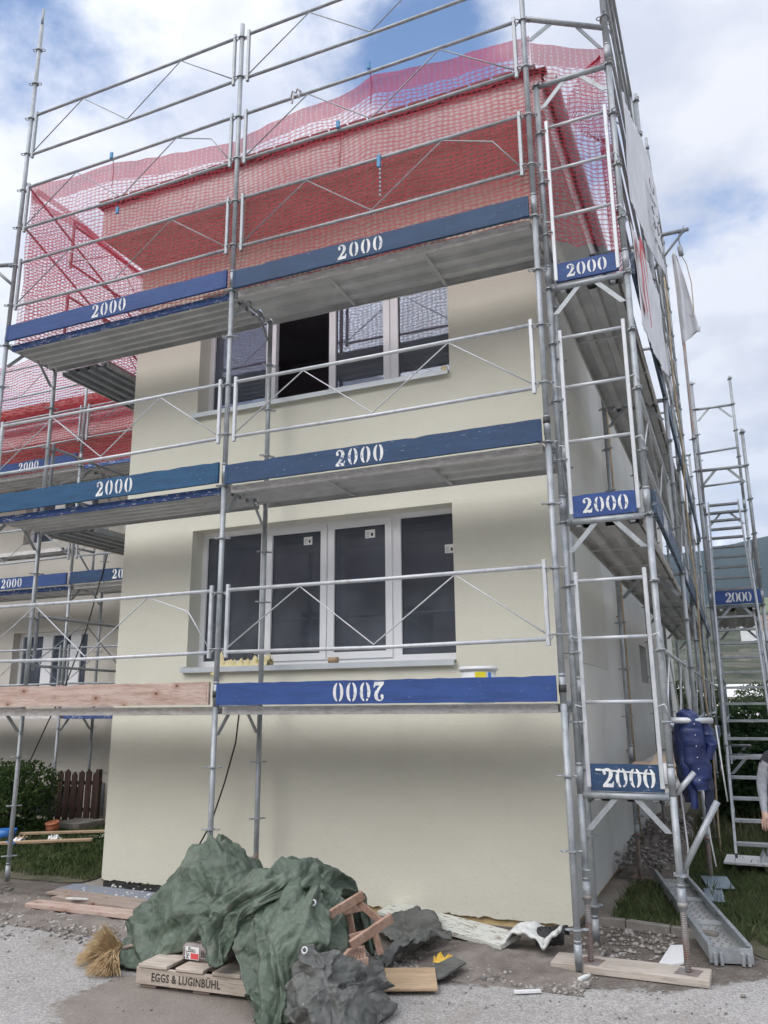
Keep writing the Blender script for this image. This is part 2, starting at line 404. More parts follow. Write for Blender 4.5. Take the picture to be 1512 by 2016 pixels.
def glassb(t, out):
    g = t.nodes.new('ShaderNodeBsdfGlossy')
    g.inputs['Roughness'].default_value = 0.02
    g.inputs[0].default_value = (0.85, 0.88, 1.0, 1)
    tp = t.nodes.new('ShaderNodeBsdfTransparent')
    tp.inputs[0].default_value = (0.62, 0.68, 0.74, 1)
    fr = t.nodes.new('ShaderNodeFresnel')
    fr.inputs[0].default_value = 1.6
    m = t.nodes.new('ShaderNodeMixShader')
    t.links.new(mth(t, 'ADD', mth(t, 'MULTIPLY', fr.outputs[0], 0.85), 0.02, clamp=True), m.inputs[0])
    t.links.new(tp.outputs[0], m.inputs[1])
    t.links.new(g.outputs[0], m.inputs[2])
    du = t.nodes.new('ShaderNodeBsdfDiffuse')
    du.inputs[0].default_value = (0.50, 0.53, 0.60, 1)
    m2 = t.nodes.new('ShaderNodeMixShader')
    t.links.new(ramp(t, nz(t, 2.2, 5, 0.65), [(0.35, (0.07,) * 3), (0.65, (0.16,) * 3)]), m2.inputs[0])
    t.links.new(m.outputs[0], m2.inputs[1])
    t.links.new(du.outputs[0], m2.inputs[2])
    t.links.new(m2.outputs[0], out.inputs[0])
M['glass'] = mat('glass', glassb)
def asphaltb(t, out):
    a = nz(t, 1.1, 5, 0.6)
    col = ramp(t, a, [(0.3, (0.36, 0.34, 0.325)), (0.7, (0.46, 0.44, 0.425))])
    vo = t.nodes.new('ShaderNodeTexVoronoi')
    vo.inputs['Scale'].default_value = 95
    t.links.new(pos(t), vo.inputs['Vector'])
    sp = t.nodes.new('ShaderNodeSeparateXYZ')
    t.links.new(vo.outputs['Color'], sp.inputs[0])
    col = mixc(t, 0.40, col, ramp(t, sp.outputs[0], [(0.0, (0.22, 0.21, 0.20)), (0.5, (0.38, 0.365, 0.35)), (1.0, (0.66, 0.64, 0.62))]))
    vo2 = t.nodes.new('ShaderNodeTexVoronoi')
    vo2.inputs['Scale'].default_value = 28
    t.links.new(pos(t), vo2.inputs['Vector'])
    col = mixc(t, ramp(t, vo2.outputs['Distance'], [(0.06, (0.7,) * 3), (0.14, (0, 0, 0))]), col, (0.60, 0.58, 0.55))
    st = nz(t, 2.6, 5, 0.7, None, None, (3, 3, 3))
    col = mixc(t, ramp(t, st, [(0.56, (0, 0, 0)), (0.72, (0.5,) * 3)]), col, (0.28, 0.245, 0.215))
    bsdf(t, out, col, 0.95, 0, mth(t, 'ADD', vo.outputs['Distance'], nz(t, 160, 2, 0.7)), 0.5, 0.006, 0.2)
M['asphalt'] = mat('asphalt', asphaltb)
simple('dirt', (0.165, 0.140, 0.122), (0.30, 0.265, 0.235), 3.0, 0.95, bs=0.9, bd=0.02, bscale=60, detail=8, spec=0.2)
simple('dirt_pale', (0.285, 0.25, 0.215), (0.36, 0.325, 0.285), 3.0, 0.95, bs=0.6, bd=0.01, bscale=90, detail=8, spec=0.2)
simple('soil_green', (0.080, 0.082, 0.050), (0.15, 0.135, 0.095), 3.0, 0.95, bs=0.9, bd=0.02, bscale=40, detail=8, spec=0.2)
def leafmat(name, c1, c2, c3, transl=0.3):
    def b(t, out):
        f = nz(t, 3.0, 3, 0.6)
        g = nz(t, 40.0, 2, 0.6)
        f2 = mth(t, 'ADD', mth(t, 'MULTIPLY', f, 0.6), mth(t, 'MULTIPLY', g, 0.4))
        col = ramp(t, f2, [(0.36, c1), (0.5, c2), (0.64, c3)])
        d = t.nodes.new('ShaderNodeBsdfDiffuse')
        tr = t.nodes.new('ShaderNodeBsdfTranslucent')
        t.links.new(col, d.inputs[0])
        t.links.new(col, tr.inputs[0])
        m = t.nodes.new('ShaderNodeMixShader')
        m.inputs[0].default_value = transl
        t.links.new(d.outputs[0], m.inputs[1])
        t.links.new(tr.outputs[0], m.inputs[2])
        t.links.new(m.outputs[0], out.inputs[0])
    M[name] = mat(name, b)
leafmat('grass', (0.065, 0.092, 0.040), (0.105, 0.138, 0.060), (0.18, 0.20, 0.10))
leafmat('grass_dry', (0.085, 0.10, 0.05), (0.13, 0.14, 0.075), (0.23, 0.21, 0.13))
leafmat('leaves', (0.024, 0.042, 0.016), (0.045, 0.075, 0.026), (0.095, 0.13, 0.05))
leafmat('leaves_dark', (0.020, 0.045, 0.020), (0.040, 0.075, 0.030), (0.075, 0.12, 0.045))
leafmat('far_leaves', (0.035, 0.055, 0.030), (0.060, 0.080, 0.042), (0.095, 0.11, 0.06), 0.1)
simple('bark', (0.08, 0.065, 0.05), (0.14, 0.115, 0.09), 9, 0.9, bs=0.6, bd=0.01)
def hillb(t, out):
    a = nz(t, 0.09, 8, 0.7)
    col = ramp(t, a, [(0.38, (0.030, 0.042, 0.026)), (0.47, (0.075, 0.080, 0.055)), (0.54, (0.050, 0.062, 0.035)), (0.64, (0.15, 0.14, 0.115))])
    terr = nz(t, 0.05, 5, 0.7, None, (0.3, 0.3, 5))
    col = mixc(t, ramp(t, terr, [(0.5, (0, 0, 0)), (0.6, (0.5,) * 3)]), col, (0.17, 0.16, 0.135))
    bsdf(t, out, col, 0.95, 0, a, 0.5, 3.0, 0.1)
M['hill'] = mat('hill', hillb)
def mtnb(t, out):
    a = nz(t, 0.002, 8, 0.65)
    col = ramp(t, a, [(0.4, (0.012, 0.022, 0.018)), (0.6, (0.028, 0.040, 0.030))])
    sp = t.nodes.new('ShaderNodeSeparateXYZ')
    t.links.new(pos(t), sp.inputs[0])
    h = mth(t, 'ADD', sp.outputs[2], mth(t, 'MULTIPLY', nz(t, 0.01, 6, 0.7), 260.0))
    hr = mth(t, 'DIVIDE', h, 1150.0)
    col = mixc(t, ramp(t, hr, [(0.55, (0, 0, 0)), (0.62, (1, 1, 1))]), col, (0.6, 0.62, 0.66))
    bsdf(t, out, col, 0.95, 0, a, 0.5, 30.0, 0.1)
M['mountain'] = mat('mountain', mtnb)
def hazeb(t, out):
    v = t.nodes.new('ShaderNodeVolumePrincipled')
    v.inputs['Color'].default_value = (0.60, 0.78, 1.0, 1)
    v.inputs['Density'].default_value = 0.00015
    t.links.new(v.outputs[0], out.inputs['Volume'])
M['haze_air'] = mat('haze_air', hazeb)
simple('meadow', (0.11, 0.14, 0.06), (0.16, 0.18, 0.09), 0.05, 0.95)
simple('far_wall', (0.62, 0.62, 0.60), (0.70, 0.70, 0.68), 0.3, 0.9)
simple('far_roof', (0.20, 0.13, 0.11), (0.26, 0.17, 0.14), 0.5, 0.9)

# ------------------------------------------------------------------ helpers
class MB:
    def __init__(s): s.bm = bmesh.new()
    def box(s, x0, x1, y0, y1, z0, z1, rot=None, bev=0.0):
        vs = [s.bm.verts.new((x, y, z)) for x, y, z in ((x0, y0, z0), (x1, y0, z0), (x1, y1, z0), (x0, y1, z0), (x0, y0, z1), (x1, y0, z1), (x1, y1, z1), (x0, y1, z1))]
        fs = [s.bm.faces.new([vs[i] for i in f]) for f in ((3, 2, 1, 0), (4, 5, 6, 7), (0, 1, 5, 4), (1, 2, 6, 5), (2, 3, 7, 6), (3, 0, 4, 7))]
        if rot is not None:
            c = Vector(((x0 + x1) / 2, (y0 + y1) / 2, (z0 + z1) / 2))
            for v in vs: v.co = rot @ (v.co - c) + c
        if bev > 0:
            es = list({e for f in fs for e in f.edges})
            bmesh.ops.bevel(s.bm, geom=es, offset=bev, segments=1, affect='EDGES')
        return s
    def tube(s, pts, r, n=10, caps=True, taper=None):
        pts = [Vector(p) for p in pts]
        rings = []
        prev = None
        for i, p in enumerate(pts):
            if i == 0: d = pts[1] - p
            elif i == len(pts) - 1: d = p - pts[i - 1]
            else: d = (pts[i + 1] - p).normalized() + (p - pts[i - 1]).normalized()
            d.normalize()
            if prev is None:
                a = Vector((0, 0, 1)) if abs(d.z) < 0.9 else Vector((1, 0, 0))
                x = d.cross(a).normalized()
            else:
                x = (prev - d * prev.dot(d)).normalized()
            prev = x
            y = d.cross(x)
            rr = r if taper is None else r * (1 + (taper - 1) * i / (len(pts) - 1))
            if isinstance(r, (list, tuple)): rr = r[i]
            rings.append([s.bm.verts.new(p + (x * math.cos(2 * math.pi * k / n) + y * math.sin(2 * math.pi * k / n)) * rr) for k in range(n)])
        for a, b in zip(rings, rings[1:]):
            for k in range(n):
                f = s.bm.faces.new((a[k], a[(k + 1) % n], b[(k + 1) % n], b[k]))
                f.smooth = True
        if caps:
            s.bm.faces.new(rings[0][::-1])
            s.bm.faces.new(rings[-1])
        return s
    def poly(s, pts, th, frame):
        """flat polygon (2D points) given thickness; frame = (origin, xdir, ydir, normal)"""
        o, X, Y, Z = [Vector(q) for q in frame]
        P = [o + X * a + Y * b for a, b in pts]
        top = [s.bm.verts.new(p + Z * th) for p in P]
        bot = [s.bm.verts.new(p) for p in P]
        tris = geometry.tessellate_polygon([[Vector((a, b, 0)) for a, b in pts]])
        for a, b, c in tris:
            try:
                s.bm.faces.new((top[a], top[b], top[c]))
                s.bm.faces.new((bot[c], bot[b], bot[a]))
            except ValueError: pass
        n = len(P)
        for i in range(n):
            j = (i + 1) % n
            s.bm.faces.new((bot[i], bot[j], top[j], top[i]))
        return s
    def quad(s, a, b, c, d):
        s.bm.faces.new([s.bm.verts.new(p) for p in (a, b, c, d)])
        return s
    def build(s, name, m, parent=None, shift=None):
        bmesh.ops.recalc_face_normals(s.bm, faces=s.bm.faces)
        me = bpy.data.meshes.new(name)
        if shift is not None:
            for v in s.bm.verts: v.co -= Vector(shift)
        s.bm.to_mesh(me)
        s.bm.free()
        me.materials.append(M[m])
        o = bpy.data.objects.new(name, me)
        C.objects.link(o)
        if parent is not None: o.parent = parent
        return o
def npmesh(name, v, f, m, parent=None):
    me = bpy.data.meshes.new(name)
    v = np.asarray(v, dtype=np.float32)
    f = np.asarray(f, dtype=np.int32)
    k = f.shape[1]
    me.vertices.add(len(v))
    me.vertices.foreach_set('co', v.ravel())
    me.loops.add(f.size)
    me.loops.foreach_set('vertex_index', f.ravel())
    me.polygons.add(len(f))
    me.polygons.foreach_set('loop_start', np.arange(0, f.size, k, dtype=np.int32))
    me.polygons.foreach_set('loop_total', np.full(len(f), k, dtype=np.int32))
    me.update()
    me.validate()
    me.materials.append(M[m])
    o = bpy.data.objects.new(name, me)
    C.objects.link(o)
    if parent is not None: o.parent = parent
    return o
def tag(o, label=None, cat=None, group=None, kind=None):
    if label: o['label'] = label
    if cat: o['category'] = cat
    if group: o['group'] = group
    if kind: o['kind'] = kind
    return o
def empty(name, loc, label, cat, group=None, rz=0.0):
    o = bpy.data.objects.new(name, None)
    o.empty_display_size = 0.1
    C.objects.link(o)
    o.location = loc
    o.rotation_euler = (0, 0, rz)
    return tag(o, label, cat, group)
def dup(root, loc, rz, label):
    r = root.copy(); C.objects.link(r); r.location = loc; r.rotation_euler = (0, 0, rz); r['label'] = label
    for ch in list(root.children):
        c = ch.copy(); C.objects.link(c); c.parent = r
        for g in list(ch.children):
            d = g.copy(); C.objects.link(d); d.parent = c
    return r
def surf(name, fn, nu, nv, m, parent=None, uvfn=None, smooth=True, solid=0.0):
    """grid surface fn(s,t)->(x,y,z), s,t in 0..1; uvfn gives metres"""
    v = [fn(i / nu, j / nv) for j in range(nv + 1) for i in range(nu + 1)]
    f = [(j * (nu + 1) + i, j * (nu + 1) + i + 1, (j + 1) * (nu + 1) + i + 1, (j + 1) * (nu + 1) + i) for j in range(nv) for i in range(nu)]
    me = bpy.data.meshes.new(name)
    me.from_pydata([tuple(p) for p in v], [], f)
    if uvfn:
        uvs = [uvfn(i / nu, j / nv) for j in range(nv + 1) for i in range(nu + 1)]
        l = me.uv_layers.new(name='UVMap')
        for p in me.polygons:
            for li in p.loop_indices:
                l.data[li].uv = uvs[me.loops[li].vertex_index]
    if smooth:
        me.polygons.foreach_set('use_smooth', [True] * len(me.polygons))
    me.update()
    me.materials.append(M[m])
    o = bpy.data.objects.new(name, me)
    C.objects.link(o)
    if parent is not None: o.parent = parent
    if solid:
        md = o.modifiers.new('thickness', 'SOLIDIFY')
        md.thickness = solid
    return o

# stencil digits, unit height
def zero_polys():
    out = []
    for sgn in (-1, 1):
        P = []
        for k in range(13):
            a = R(-80 + 160 * k / 12)
            P.append((0.31 + sgn * 0.31 * math.cos(a) ** 0.9, 0.5 + 0.5 * math.sin(a)))
        for k in range(13):
            a = R(76 - 152 * k / 12)
            P.append((0.31 + sgn * (0.035 + 0.095 * math.cos(a)), 0.5 + 0.42 * math.sin(a)))
        out.append(P)
    return out
TWO = [[(0.02, 0.0), (0.57, 0.0), (0.62, 0.30), (0.57, 0.30), (0.50, 0.19), (0.26, 0.19), (0.42, 0.36), (0.54, 0.52), (0.585, 0.70), (0.53, 0.88), (0.40, 0.985),
        (0.26, 1.0), (0.12, 0.95), (0.045, 0.84), (0.04, 0.72), (0.10, 0.64), (0.185, 0.65), (0.22, 0.73), (0.185, 0.81), (0.165, 0.88), (0.235, 0.935), (0.32, 0.90), (0.37, 0.80), (0.375, 0.68), (0.33, 0.53), (0.22, 0.34), (0.02, 0.12)]]
def number(parent, cx, cz, h, flip=False, y=-0.0, pitch=0.80, m='stencil_white', strike=False):
    """the stencilled 2000 on a board face that looks along local -Y"""
    b = MB()
    tot = pitch * 3 + 0.62
    for k in range(4):
        for P in (TWO if k == 0 else zero_polys()):
            Q = [(-tot / 2 + k * pitch + a, q - 0.5) for a, q in P]
            if flip: Q = [(-a, -q) for a, q in Q]
            Q = [(a * h, q * h) for a, q in Q]
            b.poly(Q, 0.0015, ((cx, y - 0.0008, cz), (1, 0, 0), (0, 0, 1), (0, -1, 0)))
    if strike:
        b.poly([(-0.62 * tot * h, 0.36 * h), (0.5 * tot * h, 0.19 * h), (0.5 * tot * h, 0.27 * h), (-0.62 * tot * h, 0.47 * h)], 0.0015, ((cx, y - 0.0030, cz), (1, 0, 0), (0, 0, 1), (0, -1, 0)))
    o = b.build('number', m, parent)
    return o
def text(parent, s, size, origin, X, Y, m, name='lettering', align='LEFT', space=1.0, xs=1.0, bold=0.0):
    cu = bpy.data.curves.new('t', 'FONT')
    cu.body = s
    cu.size = size
    cu.align_x = align
    cu.space_character = space
    cu.extrude = 0.0008
    cu.offset = bold
    cu.resolution_u = 2
    o = bpy.data.objects.new('t', cu)
    C.objects.link(o)
    me = bpy.data.meshes.new_from_object(o)
    bpy.data.objects.remove(o)
    me.name = name
    X = Vector(X).normalized(); Y = Vector(Y).normalized(); Z = X.cross(Y)
    for v in me.vertices:
        v.co = Vector(origin) + X * v.co.x * xs + Y * v.co.y + Z * v.co.z
    me.materials.clear()
    me.materials.append(M[m])
    ob = bpy.data.objects.new(name, me)
    C.objects.link(ob)
    ob.parent = parent
    return ob

# ------------------------------------------------------------------ ground
g = MB()
g.box(-400, 400, -300, 500, -0.6, 0.0)
tag(g.build('ground', 'dirt_pale'), kind='structure')
def outline_sheet(name, pts, z, m, jag=0.05, step=0.12, seed=0):
    out = []
    n = len(pts)
    for i in range(n):
        a = Vector(pts[i]); b = Vector(pts[(i + 1) % n])
        k = max(1, int((b - a).length / step)) if (b - a).length < 12 else 1
        for j in range(k):
            p = a.lerp(b, j / k)
            if k > 1:
                p = p + Vector((noise.noise(Vector((p.x * 3, p.y * 3, seed))), noise.noise(Vector((p.x * 3, p.y * 3, seed + 9))))) * jag * 2 + Vector((noise.noise(Vector((p.x * 11, p.y * 11, seed))), noise.noise(Vector((p.x * 11, p.y * 11, seed + 9))))) * jag
            out.append((p.x, p.y))
    b = MB()
    tris = geometry.tessellate_polygon([[Vector((x, y, 0)) for x, y in out]])
    vs = [b.bm.verts.new((x, y, z)) for x, y in out]
    for t in tris:
        try: b.bm.faces.new([vs[i] for i in t])
        except ValueError: pass
    o = b.build(name, m)
    for p in o.data.polygons:
        if p.normal.z < 0: p.flip()
    return tag(o, kind='structure')
def roadb(t, out):
    p = pos(t)
    sp = t.nodes.new('ShaderNodeSeparateXYZ'); t.links.new(p, sp.inputs[0])
    fc = t.nodes.new('ShaderNodeFloatCurve')
    cv = fc.mapping.curves[0]
    pts = [(-9, .2), (-6, .05), (-4.8, -.16), (-3.9, -.42), (-3.4, -.66), (-2.6, -1.0), (-1.6, -.80), (-.9, -.58), (-.4, -.42), (.2, -.22), (.9, .10), (1.4, .45), (4, .6)]
    def nx(q): return ((q[0] + 10) / 15, (q[1] + 1.2) / 2.4)
    while len(cv.points) < len(pts): cv.points.new(.5, .5)
    for c_, q in zip(cv.points, pts): c_.location = nx(q)
    fc.mapping.update()
    t.links.new(mth(t, 'DIVIDE', mth(t, 'ADD', sp.outputs[0], 10.0), 15.0), fc.inputs['Value'])
    yb = mth(t, 'SUBTRACT', mth(t, 'MULTIPLY', fc.outputs[0], 2.4), 1.2)
    w = mth(t, 'ADD', mth(t, 'MULTIPLY', mth(t, 'SUBTRACT', nz(t, 2.5, 3, 0.6), .5), .5), mth(t, 'MULTIPLY', mth(t, 'SUBTRACT', nz(t, 16, 4, 0.7), .5), .45))
    k = mth(t, 'ADD', mth(t, 'DIVIDE', mth(t, 'ADD', mth(t, 'SUBTRACT', sp.outputs[1], yb), w), .10), .5, clamp=True)
    # trodden pale earth before the pallet
    ex = mth(t, 'DIVIDE', mth(t, 'ADD', sp.outputs[0], 1.95), 1.02); ey = mth(t, 'DIVIDE', mth(t, 'ADD', sp.outputs[1], 1.45), .85)
    rr = mth(t, 'ADD', mth(t, 'SQRT', mth(t, 'ADD', mth(t, 'MULTIPLY', ex, ex), mth(t, 'MULTIPLY', ey, ey))), mth(t, 'MULTIPLY', w, 1.0))
    k2 = mth(t, 'SUBTRACT', 1.0, mth(t, 'DIVIDE', mth(t, 'SUBTRACT', rr, .92), .10), clamp=True)
    a = nz(t, 1.1, 5, 0.6)
    col = ramp(t, a, [(0.3, (0.31, 0.295, 0.275)), (0.7, (0.40, 0.38, 0.355))])
    vo = t.nodes.new('ShaderNodeTexVoronoi'); vo.inputs['Scale'].default_value = 95
    t.links.new(p, vo.inputs['Vector'])
    s2 = t.nodes.new('ShaderNodeSeparateXYZ'); t.links.new(vo.outputs['Color'], s2.inputs[0])
    col = mixc(t, 0.45, col, ramp(t, s2.outputs[0], [(0.0, (0.20, 0.19, 0.185)), (0.5, (0.37, 0.36, 0.345)), (1.0, (0.68, 0.66, 0.64))]))
    vo2 = t.nodes.new('ShaderNodeTexVoronoi'); vo2.inputs['Scale'].default_value = 28
    t.links.new(p, vo2.inputs['Vector'])
    col = mixc(t, ramp(t, vo2.outputs['Distance'], [(0.06, (0.7,) * 3), (0.14, (0, 0, 0))]), col, (0.60, 0.58, 0.55))
    st = nz(t, 2.6, 6, 0.72, None, None, (3, 3, 3))
    col = mixc(t, ramp(t, st, [(0.50, (0, 0, 0)), (0.70, (0.55,) * 3)]), col, (0.25, 0.215, 0.185))
    dn = mth(t, 'ADD', mth(t, 'MULTIPLY', nz(t, 4.0, 8, 0.7), .6), mth(t, 'MULTIPLY', nz(t, 38, 4, 0.7), .4))
    dirt = ramp(t, dn, [(0.32, (0.095, 0.078, 0.066)), (0.5, (0.16, 0.138, 0.120)), (0.70, (0.27, 0.245, 0.22))])
    s3 = ramp(t, vo2.outputs['Distance'], [(0.10, (0.8,) * 3), (0.22, (0, 0, 0))])
    dirt = mixc(t, mth(t, 'MULTIPLY', s3, ramp(t, s2.outputs[1], [(0.4, (0, 0, 0)), (0.6, (1, 1, 1))])), dirt, (0.36, 0.34, 0.31))
    pale = ramp(t, dn, [(0.3, (0.20, 0.172, 0.148)), (0.7, (0.31, 0.275, 0.24))])
    col = mixc(t, k2, col, pale)
    col = mixc(t, k, col, dirt)
    bu = mth(t, 'ADD', mth(t, 'ADD', vo.outputs['Distance'], nz(t, 160, 2, 0.7)), mth(t, 'MULTIPLY', mth(t, 'MULTIPLY', k, nz(t, 14, 6, 0.7)), 6.0))
    bsdf(t, out, col, 0.95, 0, bu, 0.6, 0.008, 0.15)
M['road'] = mat('road', roadb)
b = MB()
b.quad((-60, -40, .006), (60, -40, .006), (60, .985, .006), (-60, .985, .006))
b.quad((-.215, .985, .006), (60, .985, .006), (60, 1.5, .006), (-.215, 1.5, .006))
tag(b.build('road', 'road'), kind='structure')
outline_sheet('lawn', [(-5.35, 1.05), (-6.2, 0.9), (-7.4, 1.25), (-9.2, 1.5), (-14, 1.6), (-14, 4.6), (-5.35, 4.6)], 0.012, 'soil_green', 0.06, 0.15, 3)
outline_sheet('lawn', [(0.02, 1.6), (0.9, 1.35), (1.2, 0.75), (1.7, 0.6), (9, 0.8), (14, 30), (0.3, 30), (0.15, 6)], 0.012, 'soil_green', 0.05, 0.15, 4)

def scatter_blades(name, n, region, h0, h1, w, m, seed, lean=0.5, clump=0.0, base=0.012):
    rng = np.random.default_rng(seed)
    P = []
    xs = rng.uniform(region[0], region[1], n * 3)
    ys = rng.uniform(region[2], region[3], n * 3)
    keep = []
    for x, y in zip(xs, ys):
        if region[4](x, y) and noise.noise(Vector((x * 2.2, y * 2.2, seed))) > clump - 0.35 * rng.random():
            keep.append((x, y))
            if len(keep) >= n: break
    k = np.array(keep)
    n = len(k)
    a = rng.uniform(0, 2 * np.pi, n)
    h = rng.uniform(h0, h1, n)
    ln = rng.uniform(0, lean, n) * h
    dx, dy = np.cos(a), np.sin(a)
    b = rng.uniform(0, 2 * np.pi, n)
    z0 = np.full(n, base)
    v = np.zeros((n, 4, 3))
    v[:, 0] = np.stack([k[:, 0] - dx * w, k[:, 1] - dy * w, z0], 1)
    v[:, 1] = np.stack([k[:, 0] + dx * w, k[:, 1] + dy * w, z0], 1)
    v[:, 2] = np.stack([k[:, 0] + dx * w * .7 + np.cos(b) * ln * .4, k[:, 1] + dy * w * .7 + np.sin(b) * ln * .4, z0 + h * .6], 1)
    v[:, 3] = np.stack([k[:, 0] + np.cos(b) * ln, k[:, 1] + np.sin(b) * ln, z0 + h], 1)
    i = np.arange(n)[:, None] * 4
    f = np.concatenate([i + np.array([[0, 1, 2]]), i + np.array([[0, 2, 3]])])
    return tag(npmesh(name, v.reshape(-1, 3), f, m), kind='stuff')
def leafcloud(rng, n, centers, size, flat=0.0):
    """leaf quads scattered in the shells of several ellipsoids: centers = (cx,cy,cz,rx,ry,rz)"""
    V = []; w = np.array([c[3] * c[5] for c in centers]); w = w / w.sum()
    ci = rng.choice(len(centers), n, p=w)
    C_ = np.array(centers)[ci]
    d = rng.normal(size=(n, 3)); d /= np.linalg.norm(d, axis=1)[:, None]
    r = rng.uniform(0.45, 1.05, n) ** 0.6
    P = C_[:, :3] + d * C_[:, 3:6] * r[:, None]
    s = rng.uniform(0.6, 1.3, n) * size
    u = rng.normal(size=(n, 3)); u /= np.linalg.norm(u, axis=1)[:, None]
    t = rng.normal(size=(n, 3)); t -= u * (t * u).sum(1)[:, None]; t /= np.linalg.norm(t, axis=1)[:, None]
    v = np.zeros((n, 4, 3))
    v[:, 0] = P - u * s[:, None]
    v[:, 1] = P + t * s[:, None] * .5
    v[:, 2] = P + u * s[:, None]
    v[:, 3] = P - t * s[:, None] * .5
    return v.reshape(-1, 3), np.arange(n * 4).reshape(n, 4)
def bush(name, label, cat, loc, centers, n, size, m, seed, stems=3, group=None):
    root = empty(name, loc, label, cat, group)
    rng = np.random.default_rng(seed)
    v, f = leafcloud(rng, n, centers, size)
    v[:, 2] = np.maximum(v[:, 2], 0.02)
    npmesh('foliage', v, f, m, root)
    b = MB()
    for k in range(stems):
        c = centers[k % len(centers)]
        b.tube([(c[0] * .3 + random.uniform(-.08, .08), c[1] * .3, 0), (c[0] * .7, c[1] * .7, c[2] * .5), (c[0], c[1], c[2] + c[5] * .4)], 0.02, 6, taper=0.4)
    b.build('stem', 'bark', root)
    return root
# ------------------------------------------------------------------ main house
house = empty('house', (-2.6, 1.0, 0), 'cream rendered two-storey house end behind the scaffold with two wide white windows', 'house')
HL = (-2.6, 1.0, 0)
XL, XR, YF, ZT = -5.03, -0.22, 1.0, 7.04
OP = [(-4.10, -1.135, 2.16, 3.645), (-4.12, -1.12, 4.965, 6.46)]     # the two openings of the front wall
def wall_grid(b, us, zs, holes, P):
    us = sorted(set(us)); zs = sorted(set(zs))
    for u0, u1 in zip(us, us[1:]):
        for z0, z1 in zip(zs, zs[1:]):
            uc, zc = (u0 + u1) / 2, (z0 + z1) / 2
            if any(h[0] < uc < h[1] and h[2] < zc < h[3] for h in holes): continue
            b.quad(P(u0, z0), P(u1, z0), P(u1, z1), P(u0, z1))
b = MB()
wall_grid(b, [XL, XR] + [q for o in OP for q in o[:2]], [0.16, ZT] + [q for o in OP for q in o[2:]], OP, lambda u, z: (u, YF, z))
for x0, x1, z0, z1 in OP:
    yb = YF + 0.27
    b.quad((x0, YF, z0), (x0, yb, z0), (x0, yb, z1), (x0, YF, z1))
    b.quad((x1, YF, z0), (x1, yb, z0), (x1, yb, z1), (x1, YF, z1))
    b.quad((x0, YF, z1), (x1, YF, z1), (x1, yb, z1), (x0, yb, z1))
    b.quad((x0, YF, z0), (x1, YF, z0), (x1, yb, z0), (x0, yb, z0))
n = 170
prev = None
for i in range(n + 1):
    x = XL + (XR - XL) * i / n
    z = 0.075 - 0.02 * (x + 5) / 5 + 0.02 * noise.noise(Vector((x * 9, 0, 0))) + 0.016 * noise.noise(Vector((x * 31, 4, 0)))
    cur = (x, z)
    if prev:
        b.quad((prev[0], YF, prev[1]), (cur[0], YF, cur[1]), (cur[0], YF, 0.16), (prev[0], YF, 0.16))
        b.quad((prev[0], YF, prev[1]), (cur[0], YF, cur[1]), (cur[0], YF + 0.04, cur[1]), (prev[0], YF + 0.04, prev[1]))
    prev = cur
b.quad((XL, YF, 0.06), (XL, YF + 3.77, 0.06), (XL, YF + 3.77, ZT), (XL, YF, ZT))
b.build('wall', 'cream', house, HL)
b = MB()
SW = [(7.55, 8.6, 2.12, 2.72), (7.55, 8.6, 4.25, 4.9), (10.6, 11.6, 2.12, 2.72)]
wall_grid(b, [YF, 15.0] + [q for o in SW for q in o[:2]], [0.05, ZT] + [q for o in SW for q in o[2:]], SW, lambda u, z: (XR, u, z))
for y0, y1, z0, z1 in SW:
    for q in (((XR, y0, z0), (XR - .18, y0, z0), (XR - .18, y0, z1), (XR, y0, z1)), ((XR, y1, z0), (XR - .18, y1, z0), (XR - .18, y1, z1), (XR, y1, z1)),
              ((XR, y0, z1), (XR, y1, z1), (XR - .18, y1, z1), (XR - .18, y0, z1)), ((XR, y0, z0), (XR, y1, z0), (XR - .18, y1, z0), (XR - .18, y0, z0))):
        b.quad(*q)
b.quad((XR, 15, 0), (XL, 15, 0), (XL, 15, ZT), (XR, 15, ZT))
tag(b.build('wall', 'side_pale', house, HL), 'paler side wall of the house')
b = MB()
b.box(XR + 0.0005, XR + 0.007, 1.003, 3.93, 2.18, ZT - 0.01)  # thin slab, darker than the rest of the side wall
tag(b.build('side_panel', 'side_cream', house, HL), 'darker panel on the near upper part of the side wall')
b = MB()
b.box(XL + 0.05, XR - 0.05, YF + 0.035, YF + 0.2, -0.05, 0.15)
b.build('foam_base', 'foam_yellow', house, HL)
b = MB()
b.box(XR - 0.2, XR - 0.03, YF + 0.21, 15, -0.05, 0.15)
b.build('foam_base', 'foam_yellow', house, HL)
b = MB()
for i in range(60):
    x = XL + 0.02 + i * 0.045
    b.box(x, x + 0.05, YF + 0.004 + 0.006 * random.random(), YF + 0.034, 0.0, 0.05 + 0.02 * random.random())
b.build('sealing_strip', 'bitumen', house, HL)
